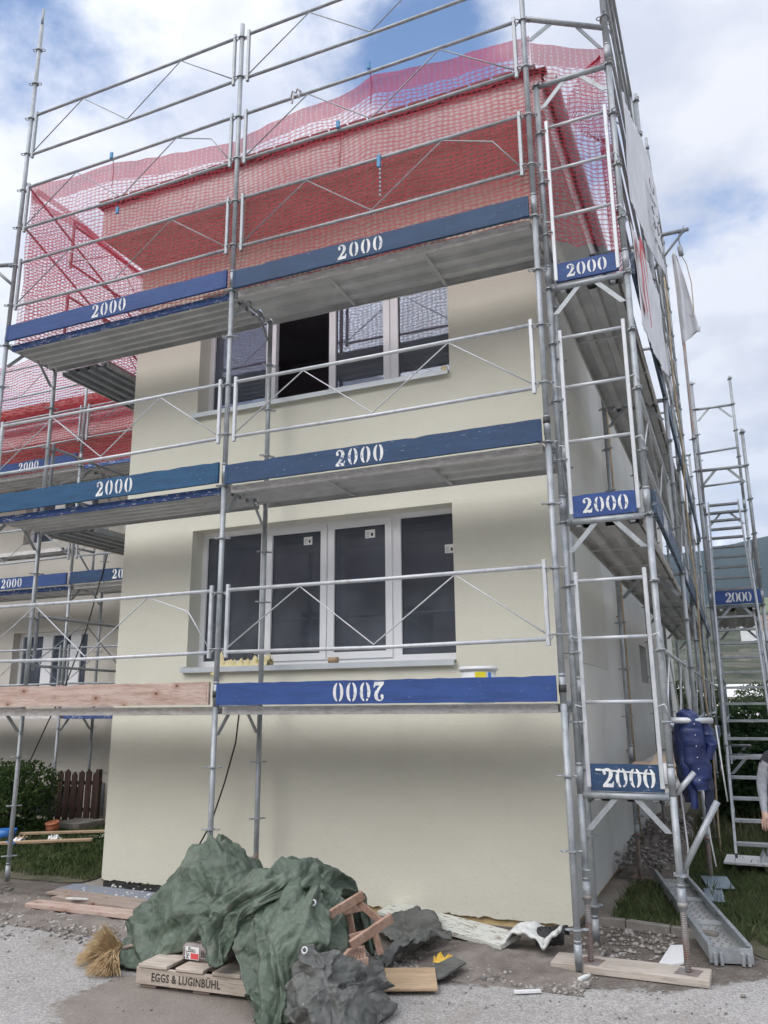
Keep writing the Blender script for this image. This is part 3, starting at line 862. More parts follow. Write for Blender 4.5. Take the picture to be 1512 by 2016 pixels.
# eaves
EY, EX0, EX1, EZ0, EZ1 = 0.50, -5.25, 0.04, 7.21, 7.62
b = MB()
b.box(EX0, EX1, EY - 0.0, EY + 0.03, EZ0, EZ1)
b.box(EX0, EX0 + 0.03, EY + 0.031, 15.3, EZ0, EZ1)
b.build('fascia', 'fascia', house, HL)
b = MB()
b.box(EX1 - 0.03, EX1, EY + 0.031, 15.3, EZ0, EZ1)
b.build('fascia', 'fascia', house, HL)
b = MB()
b.quad((EX0, EY + .01, EZ0 + .004), (EX1, EY + .01, EZ0 + .004), (XR, YF, ZT - .002), (XL, YF, ZT - .002))
b.quad((EX0 + .01, EY, EZ0 + .004), (EX0 + .01, 15.3, EZ0 + .004), (XL, 15, ZT - .002), (XL, YF, ZT - .002))
b.build('soffit', 'soffit', house, HL)
b = MB()
b.quad((EX1 - .01, EY, EZ0 + .004), (EX1 - .01, 15.3, EZ0 + .004), (XR, 15, ZT - .002), (XR, YF, ZT - .002))
b.build('soffit', 'fascia', house, HL)
b = MB()
zr = 8.9; xm = (EX0 + EX1) / 2
A0, A1, A2, A3 = (EX0 - .06, EY - .06, EZ1 + .01), (EX1 + .06, EY - .06, EZ1 + .01), (EX1 + .06, 15.4, EZ1 + .01), (EX0 - .06, 15.4, EZ1 + .01)
R0, R1 = (xm, EY + 5.6, zr - .35), (xm, 11.0, zr - .35)
for q in ((A0, A1, R0), (A1, A2, R1, R0), (A2, A3, R1), (A3, A0, R0, R1)):
    b.bm.faces.new([b.bm.verts.new(p) for p in q])
b.quad(A0, A1, (A1[0], A1[1], EZ1 - .0), (A0[0], A0[1], EZ1 - .0))
for k in range(24):      # tile ends along the front and side eave
    x = EX0 + 0.1 + k * 0.22
    b.box(x - .095, x + .095, EY - .09, EY + .2, EZ1 + .012, EZ1 + .045)
for k in range(60):
    y = EY + 0.3 + k * 0.24
    b.box(EX1 - .15, EX1 + .09, y - .105, y + .105, EZ1 + .014, EZ1 + .047)
b.build('roof', 'tile_dark', house, HL)
b = MB()
b.tube([(EX1 + .085, EY + 0.0, EZ1 - .06), (EX1 + .085, 15.3, EZ1 - .06)], 0.062, 12)
b.build('gutter', 'gutter', house, HL)
b = MB()
b.tube([(XR + 0.09, 5.02, 0.1), (XR + 0.09, 5.02, 7.0)], 0.018, 8)
for z in (1.2, 2.9, 4.6, 6.3): b.box(XR + .0, XR + .09, 5.01, 5.03, z, z + .02)
b.build('conduit', 'rope_tan', house, HL)
# rooms behind the windows
def room(x0, x1, z0, z1, y0, y1):
    b = MB()
    b.quad((x0, y1, z0), (x1, y1, z0), (x1, y1, z1), (x0, y1, z1))
    b.quad((x0, y0, z0), (x0, y1, z0), (x0, y1, z1), (x0, y0, z1))
    b.quad((x1, y0, z0), (x1, y1, z0), (x1, y1, z1), (x1, y0, z1))
    b.quad((x0, y0, z1), (x1, y0, z1), (x1, y1, z1), (x0, y1, z1))
    b.quad((x0, y0, z0), (x1, y0, z0), (x1, y1, z0), (x0, y1, z0))
    return b
room(-4.6, -0.7, 1.1, 3.85, 1.275, 3.6).build('room', 'room_dark', house, HL)
room(-4.6, -0.7, 3.95, 6.7, 1.275, 3.6).build('room', 'room_dark', house, HL)
def window(op, parent, PL, open_sash=False, label=None):
    x0, x1, z0, z1 = op
    y = YF + 0.20
    k = 0.0
    f = MB()
    fz0, fz1 = z0 + 0.035, z1
    f.box(x0, x1, y, y + .07, fz1 - .05, fz1)
    f.box(x0, x1, y, y + .07, fz0, fz0 + .06)
    f.box(x0, x0 + .06, y, y + .07, fz0 + .06, fz1 - .05)
    f.box(x1 - .06, x1, y, y + .07, fz0 + .06, fz1 - .05)
    for xa, xb in ((-3.355, -3.275), (-1.835, -1.745)):
        f.box(xa, xb, y, y + .07, fz0 + .06, fz1 - .05)
    w = f.build('window', 'pvc', parent, PL)
    if label: w['label'] = label
    # sashes: proud of the frame
    def sash(xa, xb, m=0.0):
        s = MB(); t = .07; za, zb = fz0 + .035, fz1 - .025
        s.box(xa, xb, y - .018, y + .05, zb - t, zb, bev=.004)
        s.box(xa, xb, y - .018, y + .05, za, za + t, bev=.004)
        s.box(xa, xa + t, y - .018, y + .05, za + t, zb - t)
        s.box(xb - t, xb, y - .018, y + .05, za + t, zb - t)
        return s.build('sash', 'pvc', w, PL), za + t, zb - t
    def gl(xa, xb, za, zb, yy):
        g = MB(); g.box(xa, xb, yy, yy + .006, za, zb); g.build('pane', 'glass', w, PL)
        s = MB(); e = .007
        s.box(xa, xb, yy - .004, yy - .001, za, za + e); s.box(xa, xb, yy - .004, yy - .001, zb - e, zb)
        s.box(xa, xa + e, yy - .004, yy - .001, za + e, zb - e); s.box(xb - e, xb, yy - .004, yy - .001, za + e, zb - e)
        s.build('gasket', 'seal', w, PL)
    gl(x0 + .06, -3.355, fz0 + .06, fz1 - .05, y + .03)
    gl(-1.745, x1 - .06, fz0 + .06, fz1 - .05, y + .03)
    if not open_sash:
        _, a, c = sash(-3.275, -2.558)
        gl(-3.205, -2.628, a, c, y + .012)
    else:
        # the left casement stands open inwards, folded back against the room wall
        s = MB(); t = .07; za, zb = fz0 + .035, fz1 - .025
        s.box(-3.98, -3.36, y + .09, y + .14, zb - t, zb); s.box(-3.98, -3.36, y + .09, y + .14, za, za + t)
        s.box(-3.36, -3.285, y + .09, y + .14, za, zb); s.box(-4.05, -3.98, y + .09, y + .14, za, zb)
        s.box(-3.275, -3.225, y - .01, y + .055, za + .0, zb)
        tag(s.build('sash', 'pvc', w, PL), 'casement swung open into the dark room')
    _, a, c = sash(-2.542, -1.835)
    gl(-2.472, -1.905, a, c, y + .012)
    s = MB()
    s.box(-2.558, -2.542, y, y + .06, fz0 + .06, fz1 - .05)
    s.build('mullion', 'pvc', w, PL)
    s = MB()
    s.box(x0 - .0 + .004, x1 - .004, YF - .055, y + .0, z0 + .006, z0 + .022)
    s.box(x0 + .004, x1 - .004, YF - .058, YF - .054, z0 - .03, z0 + .022)
    s.box(x0 - .035, x0 + .003, YF - .06, YF - .004, z0 - .03, z0 + .03)
    s.build('sill', 'sill_metal', w, PL)
    return w
wl = window(OP[0], house, HL, label='lower window with stickers on three panes')
wu = window(OP[1], house, HL, True, label='upper window with one casement open')
def sticker(x, z, w, h, y):
    s = MB(); s.box(x - w / 2, x + w / 2, y - .0035, y - .002, z - h / 2, z + h / 2)
    s.build('sticker', 'paper', wl, HL)
    s = MB()
    for i in range(3): s.box(x - w * .4, x - w * .05, y - .0048, y - .0040, z - h * .3 + i * h * .22, z - h * .3 + i * h * .22 + .004)
    s.box(x + w * .1, x + w * .3, y - .0048, y - .0040, z - h * .28, z + h * .1)
    s.build('sticker_print', 'ink', wl, HL)
sticker(-2.79, 3.46, .10, .085, YF + .212)
sticker(-2.08, 3.47, .11, .085, YF + .212)
sticker(-1.245, 3.25, .10, .085, YF + .23)
# small side windows
for y0, y1, z0, z1 in SW:
    w = MB(); w.box(XR - .17, XR - .13, y0, y1, z0, z0 + .05); w.box(XR - .17, XR - .13, y0, y1, z1 - .05, z1)
    w.box(XR - .17, XR - .13, y0, y0 + .05, z0 + .05, z1 - .05); w.box(XR - .17, XR - .13, y1 - .05, y1, z0 + .05, z1 - .05)
    o = w.build('window', 'pvc', house, HL)
    g = MB(); g.box(XR - .155, XR - .149, y0 + .05, y1 - .05, z0 + .05, z1 - .05); g.build('pane', 'glass', o, HL)
    g = MB(); g.box(XR - .6, XR - .58, y0 - .1, y1 + .1, z0 - .1, z1 + .1); g.build('room', 'room_dark', o, HL)

# ------------------------------------------------------------------ set-back neighbour house on the left
LH = (-10, 4.77, 0)
lh = empty('house', LH, 'set-back pale plastered house on the left behind the second scaffold and the hedge', 'house')
LO = [(-10.75, -9.02, 2.0, 3.12), (-10.75, -9.02, 4.75, 5.95), (-14.6, -12.8, 2.0, 3.12), (-14.6, -12.8, 4.75, 5.95), (-12.5, -8.98, 0.02, 0.54)]
b = MB()
wall_grid(b, [-24, XL - .002] + [q for o in LO for q in o[:2]], [0.0, 0.79, 6.5] + [q for o in LO for q in o[2:]], LO, lambda u, z: (u, 4.77, z))
for x0, x1, z0, z1 in LO:
    b.quad((x0, 4.77, z0), (x0, 5.0, z0), (x0, 5.0, z1), (x0, 4.77, z1)); b.quad((x1, 4.77, z0), (x1, 5.0, z0), (x1, 5.0, z1), (x1, 4.77, z1))
    b.quad((x0, 4.77, z1), (x1, 4.77, z1), (x1, 5.0, z1), (x0, 5.0, z1)); b.quad((x0, 4.77, z0), (x1, 4.77, z0), (x1, 5.0, z0), (x0, 5.0, z0))
b.build('wall', 'left_plaster', lh, LH)
b = MB(); b.box(-24, XL - .01, 4.75, 4.769, 0.775, 0.795); b.box(-24, XL - .01, 4.755, 4.769, 3.19, 3.205); b.build('band', 'side_cream', lh, LH)
b = MB(); b.box(-12.6, -8.9, 5.0, 5.3, 0.0, 0.6); b.build('basement_opening', 'bitumen', lh, LH)
b = MB(); b.box(-8.50, -8.42, 4.745, 4.768, 0.1, 0.62); b.build('hatch', 'steel_dark', lh, LH)
for x0, x1, z0, z1 in LO[:4]:
    w = MB()
    w.box(x0, x1, 4.93, 4.99, z1 - .06, z1); w.box(x0, x1, 4.93, 4.99, z0, z0 + .06)
    for xa, xb in ((x0 + .0, x0 + .07), (x0 + .55, x0 + .78), (x0 + 1.2, x0 + 1.43), (x1 - .06, x1)):
        w.box(xa, xb, 4.93, 4.99, z0 + .06, z1 - .06)
    o = w.build('window', 'pvc', lh, LH)
    for xa, xb in ((x0 + .07, x0 + .55), (x0 + .78, x0 + 1.2), (x0 + 1.43, x1 - .06)):
        g = MB(); g.box(xa, xb, 4.96, 4.966, z0 + .06, z1 - .06); g.build('pane', 'glass', o, LH)
    g = room(x0 - .3, x1 + .3, z0 - .3, z1 + .3, 5.01, 6.5); g.build('room', 'room_dark', o, LH)
b = MB()
b.box(-24, XL - .1, 4.30, 4.33, 6.50, 6.93)
b.build('fascia', 'fascia', lh, LH)
b = MB(); b.box(-24, XL - .1, 4.331, 4.80, 6.50, 6.52); b.build('soffit', 'soffit', lh, LH)
b = MB(); b.tube([(-24, 4.25, 6.80), (XL - .1, 4.25, 6.80)], .05, 10); b.build('gutter', 'gutter', lh, LH)
b = MB()
for k in range(82):
    x = XL - .2 - k * .23
    for r_ in range(7):
        y0 = 4.22 + r_ * .34; z0 = 6.97 + r_ * .20
        b.tube([(x, y0 - .04, z0 + .035 + .012 * math.sin(k * 2.1)), (x, y0 + .4, z0 + .255)], .088, 8)
b.quad((-24, 4.24, 6.955), (XL - .06, 4.24, 6.955), (XL - .06, 8.5, 9.45), (-24, 8.5, 9.45))
b.quad((-24, 8.5, 9.45), (XL - .06, 8.5, 9.45), (XL - .06, 13, 6.9), (-24, 13, 6.9))
b.build('roof', 'tile_red', lh, LH)

# a house across the street, standing behind the camera: it shows in the window panes
oh = empty('house', (-9, -19, 0), 'plain cream house across the street, seen only mirrored in the window panes', 'house')
b = MB(); b.box(-16, 6, -25, -17, 0, 6.0); b.build('wall', 'house_grey', oh, (-9, -19, 0))
b = MB()
for x in (-13, -9.5, -6, -2.5, 1.5):
    for z in (1.0, 3.7): b.box(x, x + 1.5, -16.995, -16.97, z, z + 1.4)
b.build('window', 'seal', oh, (-9, -19, 0))
b = MB()
q = ((-16.6, -16.4, 5.9), (6.6, -16.4, 5.9), (6.6, -21, 9.2), (-16.6, -21, 9.2), (6.6, -25.6, 5.9), (-16.6, -25.6, 5.9))
b.quad(q[0], q[1], q[2], q[3]); b.quad(q[3], q[2], q[4], q[5])
b.build('roof', 'tile_dark', oh, (-9, -19, 0))

# ------------------------------------------------------------------ scaffold kit
ring_me = None
def ring_mesh():
    global ring_me
    if ring_me: return ring_me
    b = MB()
    n = 12
    ro, ri, t = .040, .024, .005
    V = []
    for k in range(n):
        a = 2 * math.pi * k / n; V.append([b.bm.verts.new((r_ * math.cos(a), r_ * math.sin(a), z)) for r_, z in ((ri, -t), (ro, -t), (ro, t), (ri, t))])
    for k in range(n):
        A, B_ = V[k], V[(k + 1) % n]
        for i in range(4): b.bm.faces.new((A[i], B_[i], B_[(i + 1) % 4], A[(i + 1) % 4]))
    for sx, sy in ((1, 0), (-1, 0)):
        P = [(sx * .056 + .021 * math.cos(2 * math.pi * i / 8), .021 * math.sin(2 * math.pi * i / 8), 0) for i in range(9)]
        b.tube(P, .0055, 5, caps=False)
    bmesh.ops.recalc_face_normals(b.bm, faces=b.bm.faces)
    me = bpy.data.meshes.new('coupling_ring'); b.bm.to_mesh(me); b.bm.free(); me.materials.append(M['steel'])
    ring_me = me
    return me
def ring(parent, x, y, z, rz=0.0):
    o = bpy.data.objects.new('coupling_ring', ring_mesh()); C.objects.link(o); o.parent = parent; o.location = (x, y, z); o.rotation_euler = (0, 0, rz)
    return o
def jack(root, x, y, z0, z1, m='steel_rusty'):
    b = MB()
    b.tube([(x, y, z0), (x, y, z1)], .019, 10)
    z = z0 + .01
    while z < z1 - .01:
        b.tube([(x, y, z), (x, y, z + .006)], .0225, 10); z += .014
    b.tube([(x, y, z1 - .03), (x, y, z1)], .034, 8)
    b.box(x - .075, x + .075, y - .075, y + .075, z0 - .007, z0, rot=Matrix.Rotation(.2 * (1 if x > 0 else -1), 3, 'Z'))
    b.build('base_jack', m, root)
def frame(loc, label, w=.73, rz=0.0, h=2.0, foot=None, m='steel', ledger=True, inner=True, rings=True, cat='scaffold frame', group=None, top=0.0, ring_r=0.0, hi=None):
    """upright pair joined by a ledger at the deck; local outer post at 0, inner post at +y w"""
    root = empty('scaffold_section', loc, label, cat, group, rz)
    for i, y in enumerate((0.0, w) if inner else (0.0,)):
        b = MB()
        zb = 0.0
        if foot: zb = foot[i] if isinstance(foot, (list, tuple)) else foot
        b.tube([(0, y, zb), (0, y, h + top)], .0242, 12)
        b.tube([(0, y, max(zb, .05) + .01), (0, y, max(zb, .05) + .14)], .0275, 12)      # joint sleeve
        b.tube([(0, y, max(zb, .05) + .15), (0, y, max(zb, .05) + .165)], .0265, 12)
        o = b.build('post', m, root)
        if rings:
            z = .5
            while z <= h + top + .01:
                if z > zb + .1: ring(root, 0, y, z - .0, .9 if i else .35)
                z += .5
        if zb > .3: jack(root, 0, y, .0, zb + .05)
    if ledger:
        b = MB(); b.tube([(0, .024, h - .005), (0, w - .024, h - .005)], .0242, 12); b.build('ledger', m, root)
        for s, y in ((1, 0), (-1, w)):
            b = MB()
            b.poly([(0, 0), (.05, 0), (.245, .215), (.195, .215)], .008, ((-.004, y + s * .020, h - .24), (0, s, 0), (0, 0, 1), (1, 0, 0)))
            b.build('gusset', 'steel', root)
    return root
def guard(loc, label, L=3.03, rz=0.0, group=None, m='steel', bent=0, e=.085, lo=.47, hi=1.02, detail=True):
    """double guard rail: two tubes, two uprights, zigzag rod"""
    root = empty('guard_rail', loc, label, 'guard rail', group, rz)
    for nm, z in (('top_rail', hi), ('bottom_rail', lo)):
        b = MB()
        pts = [(e, 0, z), (L * .5, 0, z - (.012 if nm == 'bottom_rail' else .006)), (L - e, 0, z)]
        b.tube(pts, .0165, 10); b.build(nm, m, root)
    for x in (e, L - e):
        b = MB(); b.box(x - .016, x + .016, -.016, .016, lo - .05, hi + .05, bev=.004)
        s = -1 if x < L / 2 else 1
        b.tube([(x, 0, hi - .06), (x + s * .045, 0, hi - .02), (x + s * .075, 0, hi - .05)], .006, 5)
        b.tube([(x, 0, lo - .03), (x + s * .04, 0, lo + .02)], .006, 5)
        b.build('upright', m, root)
    b = MB()
    P = [(e, 0, lo + .03), (L * .27, 0, hi - .015), (L * .5, 0, lo + .012), (L * .735, 0, hi - .015), (L - e, 0, lo + .03)]
    if bent == 1: P.insert(4, (L * .89, 0, (lo + hi) / 2 + .10))
    if bent == 2: P[2:2] = [(L * .38, .02, (lo + hi) / 2 - .06)]
    if bent == 3: P[3:3] = [(L * .66, 0, (lo + hi) / 2 + .03)]
    b.tube(P, .0068, 6); b.build('zigzag_rod', m, root)
    return root
def deck(loc, label, L=3.03, w=.66, rz=0.0, group=None, edge='deck_edge', m='deck_steel', ribs=4, bars=True):
    """corrugated steel platform; local x along, y across from the outer side"""
    root = empty('scaffold_deck', loc, label, 'scaffold platform', group, rz)
    y0, y1 = .035, .035 + w
    b = MB()
    prof = [(y0 + .006, -.045), (y0 + .006, -.004)]
    n = ribs
    for k in range(n):
        a = y0 + .02 + (w - .04) * k / n; c = (w - .04) / n
        prof += [(a + c * .06, -.004), (a + c * .14, -.048), (a + c * .50, -.048), (a + c * .58, -.004)]
    prof += [(y1 - .010, -.004), (y1 - .010, -.045)]
    x0, x1 = .05, L - .05
    for (a, za), (c, zc) in zip(prof, prof[1:]):
        b.quad((x0, a, za), (x1, a, za), (x1, c, zc), (x0, c, zc))
    b.quad((x0, y0, 0), (x1, y0, 0), (x1, y1, 0), (x0, y1, 0))
    b.build('platform', m, root)
    for t in ((1 / 3, 2 / 3) if bars else ()):
        b = MB(); x = x0 + (x1 - x0) * t; b.box(x - .016, x + .016, y0 + .01, y1 - .01, -.058, -.0485); b.build('cross_bar', m, root)
    for nm, y in (('edge_channel', y0), ('edge_channel', y1 - .006)):
        b = MB(); b.box(x0, x1, y, y + .0055, -.062, .003); b.box(x0, x1, y - .0 + (.006 if y == y0 else -.012), y + (.018 if y == y0 else -.0005), -.066, -.062); b.build(nm, edge if y == y0 else m, root)
    for x in (x0 - .045, x1 + .0):
        for y in (y0 + .08, y1 - .08):
            b = MB(); b.box(x, x + .045, y - .02, y + .02, -.04, -.005); b.build('hook', 'steel_bright', root)
    return root
def toe(loc, label, L=2.93, h=.19, rz=0.0, group=None, m='blue_a', num=None, flip=False, nh=.15, pitch=.80, strike=False, th=.03, notch=False, rnd=0):
    root = empty('toe_board', loc, label, 'toe board', group, rz)
    b = MB()
    rg = random.Random(rnd + 5)
    n = max(2, int(L / .08))
    P = [(L * i / n, rg.uniform(-.0015, .0015)) for i in range(n + 1)] + [(L * (n - i) / n, h + rg.uniform(-.003, .002) - (.008 if rg.random() < .06 else 0)) for i in range(n + 1)]
    b.poly(P, th, ((0, th / 2 - .015 + 0, 0), (1, 0, 0), (0, 0, 1), (0, -1, 0)))
    b.build('board', m, root)
    yf = th / 2 - .015 - th
    if num is not None:
        number(root, num * L, h / 2, nh, flip, yf - .0012, pitch, strike=strike)
    if L > 2:
        for x in (-.0, L - .05):
            b = MB(); b.box(x, x + .03, yf - .003, yf - .0008, 0.004, h * .9); b.build('end_fitting', m, root)
    return root

FG = 'steel frames of the front scaffold'; SG = 'steel frames of the side scaffold'
XP = (-6.04, -3.02, 0.0)
names = ('far left', 'middle', 'right corner')
lifts = ('standing on the ground', 'below the middle blue boards', 'below the top blue boards')
for i, x in enumerate(XP):
    for k in range(3):
        z = 0.0 if k == 0 else 1.78 + 2.0 * (k - 1)
        h = 1.78 if k == 0 else 2.0
        r_ = frame((x, 0, z), 'steel scaffold frame of the front, %s line, %s' % (names[i], lifts[k]), .73, 0, h, foot=(.03 if k == 0 else None), group=FG,
              m='steel' if i != 2 else 'steel')
        if k == 0:
            for c in r_.children:
                if c.name.startswith('coupling_ring'): c.location.z = c.location.z - .22
    top = (10.15, 8.95, 9.9)[i]
    f = frame((x, 0, 5.78), ('tall single steel post rising alone into the sky at the far left', 'single steel post above the top boards at the middle of the front', 'single steel post above the top boards at the right corner')[i], .73, 0, 2.0, ledger=False, inner=False, top=top - 7.78, cat='scaffold post', group='single posts above the top deck')
    f.name = 'scaffold_post'
    if i == 0:
        b = MB(); b.tube([(0, 0, top - 5.78), (0, 0, top - 5.78 + .25)], .016, 8); b.build('spigot', 'steel', f)
bays = (('left', XP[0], 1), ('right', XP[1], 0))
ZD = (1.78, 3.78, 5.78)
bl = [('at the lowest deck', 0, 0), ('at the middle deck', 1, 0), ('first above the top blue board', 2, 0), ('second above the top blue board', 2, 1), ('highest against the sky', 2, 2)]
for bn, x0, s in bays:
    for nm, d, o in bl:
        bent = 0
        if bn == 'left' and d == 0: bent = 1
        if bn == 'right' and d == 2 and o == 0: bent = 1
        if bn == 'left' and d == 2 and o == 1: bent = 1
        guard((x0, -.004 if bn == 'left' else .004, ZD[d] + o), 'double guard rail with zigzag rod, front %s bay, %s' % (bn, nm), 3.02, 0, 'guard rails of the front scaffold', m='steel' if d == 2 else 'steel_bright', bent=bent)
edgem = {('left', 0): 'deck_edge', ('left', 1): 'blue_peel', ('left', 2): 'blue_peel'}
for bn, x0, s in bays:
    for d, nm in enumerate(('lowest', 'middle', 'top')):
        e = edgem.get((bn, d), 'deck_edge')
        deck((x0, 0, ZD[d]), 'corrugated steel platform of the front, %s bay, %s level%s' % (bn, nm, ', flaking blue edge' if e == 'blue_peel' else ''), 3.02, .66, 0, 'platforms of the front scaffold', edge=e, ribs=(5 if e == 'blue_peel' else 3), bars=(e != 'blue_peel'))
NG = 'boards stencilled 2000'
toe((XP[1] + .045, -.03, 1.795), 'royal blue toe board at the lowest deck with its 2000 upside down', 2.94, .185, m='blue_royal', num=.462, flip=True, group=NG, rnd=1)
toe((XP[0] + .045, -.03, 1.80), 'bare knotty wooden toe board at the lowest deck, left of the middle post', 2.94, .195, m='wood_board', rnd=2, group='plain toe boards')
toe((XP[1] + .045, -.03, 3.775), 'dark blue toe board above the lower window, white 2000 at its middle', 2.94, .185, m='blue_c', num=.465, group=NG, rnd=3)
toe((XP[0] + .045, -.03, 3.80), 'petrol blue toe board of the middle level, left bay, over a flaking deck edge', 2.94, .20, m='blue_b', num=.585, group=NG, rnd=4)
toe((XP[1] + .045, -.03, 5.765), 'dark blue toe board under the red net above the upper window, right bay', 2.94, .19, m='blue_c', num=.468, group=NG, rnd=5)
toe((XP[0] + .045, -.03, 5.80), 'bright blue toe board under the red net, left bay of the top level', 2.94, .185, m='blue_a', num=.50, group=NG, rnd=6)
# dark clamps round the posts at the boards
def strap(x, y, z, label):
    b = MB(); b.tube([(x, y, z), (x, y, z + .055)], .029, 12); o = b.build('strap', 'seal'); return tag(o, label, 'strap', 'black straps on the scaffold posts')
strap(-3.02, 0, 1.86, 'black strap round the middle post beside the upside-down board')
strap(0, 0, 1.86, 'black strap round the right corner post at the lowest board')
strap(0, 0, 3.93, 'black strap round the right corner post at the middle board')

# side scaffold: end frame at y=.12, receding
YS = (.12, 3.15, 6.2, 9.25, 12.3)
XO, XI, WS = .69, .06, .63
sn = ('nearest', 'second', 'third', 'fourth', 'fifth')
for i, y in enumerate(YS):
    for k in range(5):
        if i > 3 and k > 3: continue
        z = 0.06 if k == 0 else 1.15 + 2.0 * (k - 1)
        h = 1.09 if k == 0 else 2.0
        lab = 'steel frame of the side scaffold, %s row from the street, %s' % (sn[i], ('on the ground', 'first storey', 'second storey', 'beside the eaves', 'above the eaves')[k])
        kw = {}
        if k == 0:
            kw = dict(foot=.37, rings=False)
        r_ = frame((XO + (.05 if i == 1 else 0), y, z), lab, WS + (.05 if i == 1 else 0), R(90), h if k < 4 else (2.6, 2.1, 3.7, 3.7)[i], group=SG, ledger=(k < 4), inner=(k < 4), **kw)
        if k == 0:
            for yy in (0, WS):
                ring(r_, 0, yy, h - .5, .4)
        if k == 4 and i == 0:
            pass
levels = ('lowest', 'second', 'third')
for i in range(4):
    y = YS[i]; L = YS[i + 1] - y
    for k in range(3):
        z = 1.15 + 2 * k
        deck((XO, y, z), 'steel platform of the side scaffold, %s bay from the street, %s level' % (sn[i], levels[k]), L, .56, R(90), 'platforms of the side scaffold', ribs=3)
        if k > 0 or i > 0:
            toe((XO + .03, y + .05, z + .015), 'blue toe board along the outer side scaffold, %s bay from the street, %s level' % (sn[i], levels[k]), L - .1, .19, R(90), 'long boards of the side scaffold', 'blue_dull', num=(.3 if k == 1 else None), rnd=i * 5 + k)
        guard((XO, y, z), 'guard rail on the outer side scaffold, %s bay from the street, %s level' % (sn[i], levels[k]), L, R(90), 'guard rails of the side scaffold', m='steel_bright' if k < 2 else 'steel')
    if i < 3:
        for o in (6.15, 7.15, 8.15) + ((9.15, 9.75) if i == 2 else ()):
            guard((XO, y, o), 'guard rail on the outer side scaffold beside the roof, %s bay, %s row' % (sn[i], {6.15: 'lowest', 7.15: 'second', 8.15: 'third', 9.15: 'fourth', 9.75: 'topmost'}[o]), L, R(90), 'guard rails of the side scaffold')
# end guards and their number boards
def end_guard(z, label):
    root = empty('end_guard', (.385, .10, z), label, 'guard rail', 'ladder-like end guards of the side scaffold')
    for x in (-.255, .245):
        b = MB(); b.box(x - .015, x + .015, -.012, .012, .05, 1.60, bev=.003)
        b.tube([(x, 0, .6), (x + (.06 if x > 0 else -.06), 0, .62), (x + (.08 if x > 0 else -.08), 0, .56)], .007, 6)
        b.tube([(x, 0, 1.1), (x + (.06 if x > 0 else -.06), 0, 1.12), (x + (.08 if x > 0 else -.08), 0, 1.06)], .007, 6)
        b.build('upright', 'steel_bright', root)
    for zz in (.64, 1.10, 1.53):
        b = MB(); b.tube([(-.24, 0, zz), (.23, 0, zz)], .0145, 10); b.build('rail', 'steel_bright', root)
    return root
for z, nm in ((1.15, 'lowest end guard with three rungs above the struck-out 2000 board'), (3.15, 'end guard with three rungs above the royal blue 2000 board'), (5.15, 'topmost end guard with three rungs in front of the red net')):
    end_guard(z, nm)
toe((.14, .13, 1.175), 'short dark blue board with struck-through 2000 at the lower right', .50, .185, m='blue_c', num=.53, nh=.13, pitch=.72, strike=True, group='short end boards', rnd=20)
toe((.14, .13, 3.175), 'short royal blue board with white 2000 at the right, middle height', .475, .175, m='blue_royal', num=.52, nh=.12, pitch=.74, group='short end boards', rnd=21)
toe((.13, .13, 5.19), 'short blue board with white 2000 at the upper right beside the banner', .50, .165, m='blue_a', num=.50, nh=.115, pitch=.74, group='short end boards', rnd=22)
# post and ledger that tie the corner at the top
r_ = empty('scaffold_post', (.66, .42, 5.2), 'thicker steel post right behind the near outer corner post, high up', 'scaffold post')
b = MB(); b.tube([(0, 0, 0), (0, 0, 4.6)], .0242, 12); b.build('post', 'steel_dark', r_)
for z in (.7, 1.2, 1.7, 2.2, 2.7, 3.2): ring(r_, 0, 0, z, .8)
r_ = empty('scaffold_ledger', (0, .0, 7.8), 'thick horizontal tube with two gussets at the very top between the corner posts', 'scaffold tube')
b = MB(); b.tube([(.024, .01, 0), (.66, .40, 0)], .0242, 12); b.build('tube', 'steel', r_)
b = MB(); b.poly([(0, 0), (.05, 0), (.25, .2), (.2, .2)], .008, ((.02, .012, -.23), (.86, .5, 0), (0, 0, 1), (-.5, .86, 0))); b.build('gusset', 'steel', r_)
b = MB(); b.poly([(0, 0), (.05, 0), (.25, .2), (.2, .2)], .008, ((.64, .385, -.23), (-.86, -.5, 0), (0, 0, 1), (-.5, .86, 0))); b.build('gusset', 'steel', r_)

# return scaffold along the left wall of the house
for k, (z, nm) in enumerate(((3.78, 'middle'), (5.78, 'top'))):
    deck((XP[0] - .0, .76, z), 'dark steel platform running back along the left wall, %s level' % nm, 3.0, .70, R(90), 'platforms along the left wall', m='steel_dark').scale = (1, -1, 1)
    toe((-5.2, 3.55, z + .02), 'blue toe board far back across the left wall platform, %s level' % nm, .45, .19, 0, 'plain toe boards', 'blue_b', rnd=30 + k)
for z, nm in ((1.78, 'lowest'), (3.78, 'middle'), (5.78, 'top'), (6.78, 'second from the top'), (7.78 - .78, 'uppermost')):
    if z == 7.0: continue
    guard((XP[0], .73, z), 'guard rail running back on the far left side, %s level' % nm, 3.04, R(90), 'guard rails along the left wall', m='steel_dark')
b = MB(); b.tube([(-6.04, .02, 7.9), (-6.04, 3.7, 6.3)], .014, 8); tag(b.build('brace_tube', 'steel_dark'), 'long diagonal tube sloping back inside the net at the far left', 'scaffold tube', 'loose scaffold tubes')
b = MB(); b.tube([(-6.04, .02, 7.35), (-6.04, 3.7, 5.85)], .014, 8); tag(b.build('brace_tube', 'steel_dark'), 'lower diagonal tube sloping back inside the net at the far left', 'scaffold tube', 'loose scaffold tubes')
r_ = empty('scaffold_bracket', (-6.04, 0, 6.8), 'short bracket arm reaching out of frame from the far left post', 'scaffold bracket')
b = MB(); b.tube([(0, 0, 0), (-.8, -.1, .10)], .024, 10); b.tube([(-.02, 0, -.25), (-.33, -.04, .03)], .018, 8); b.build('arm', 'steel_dark', r_)

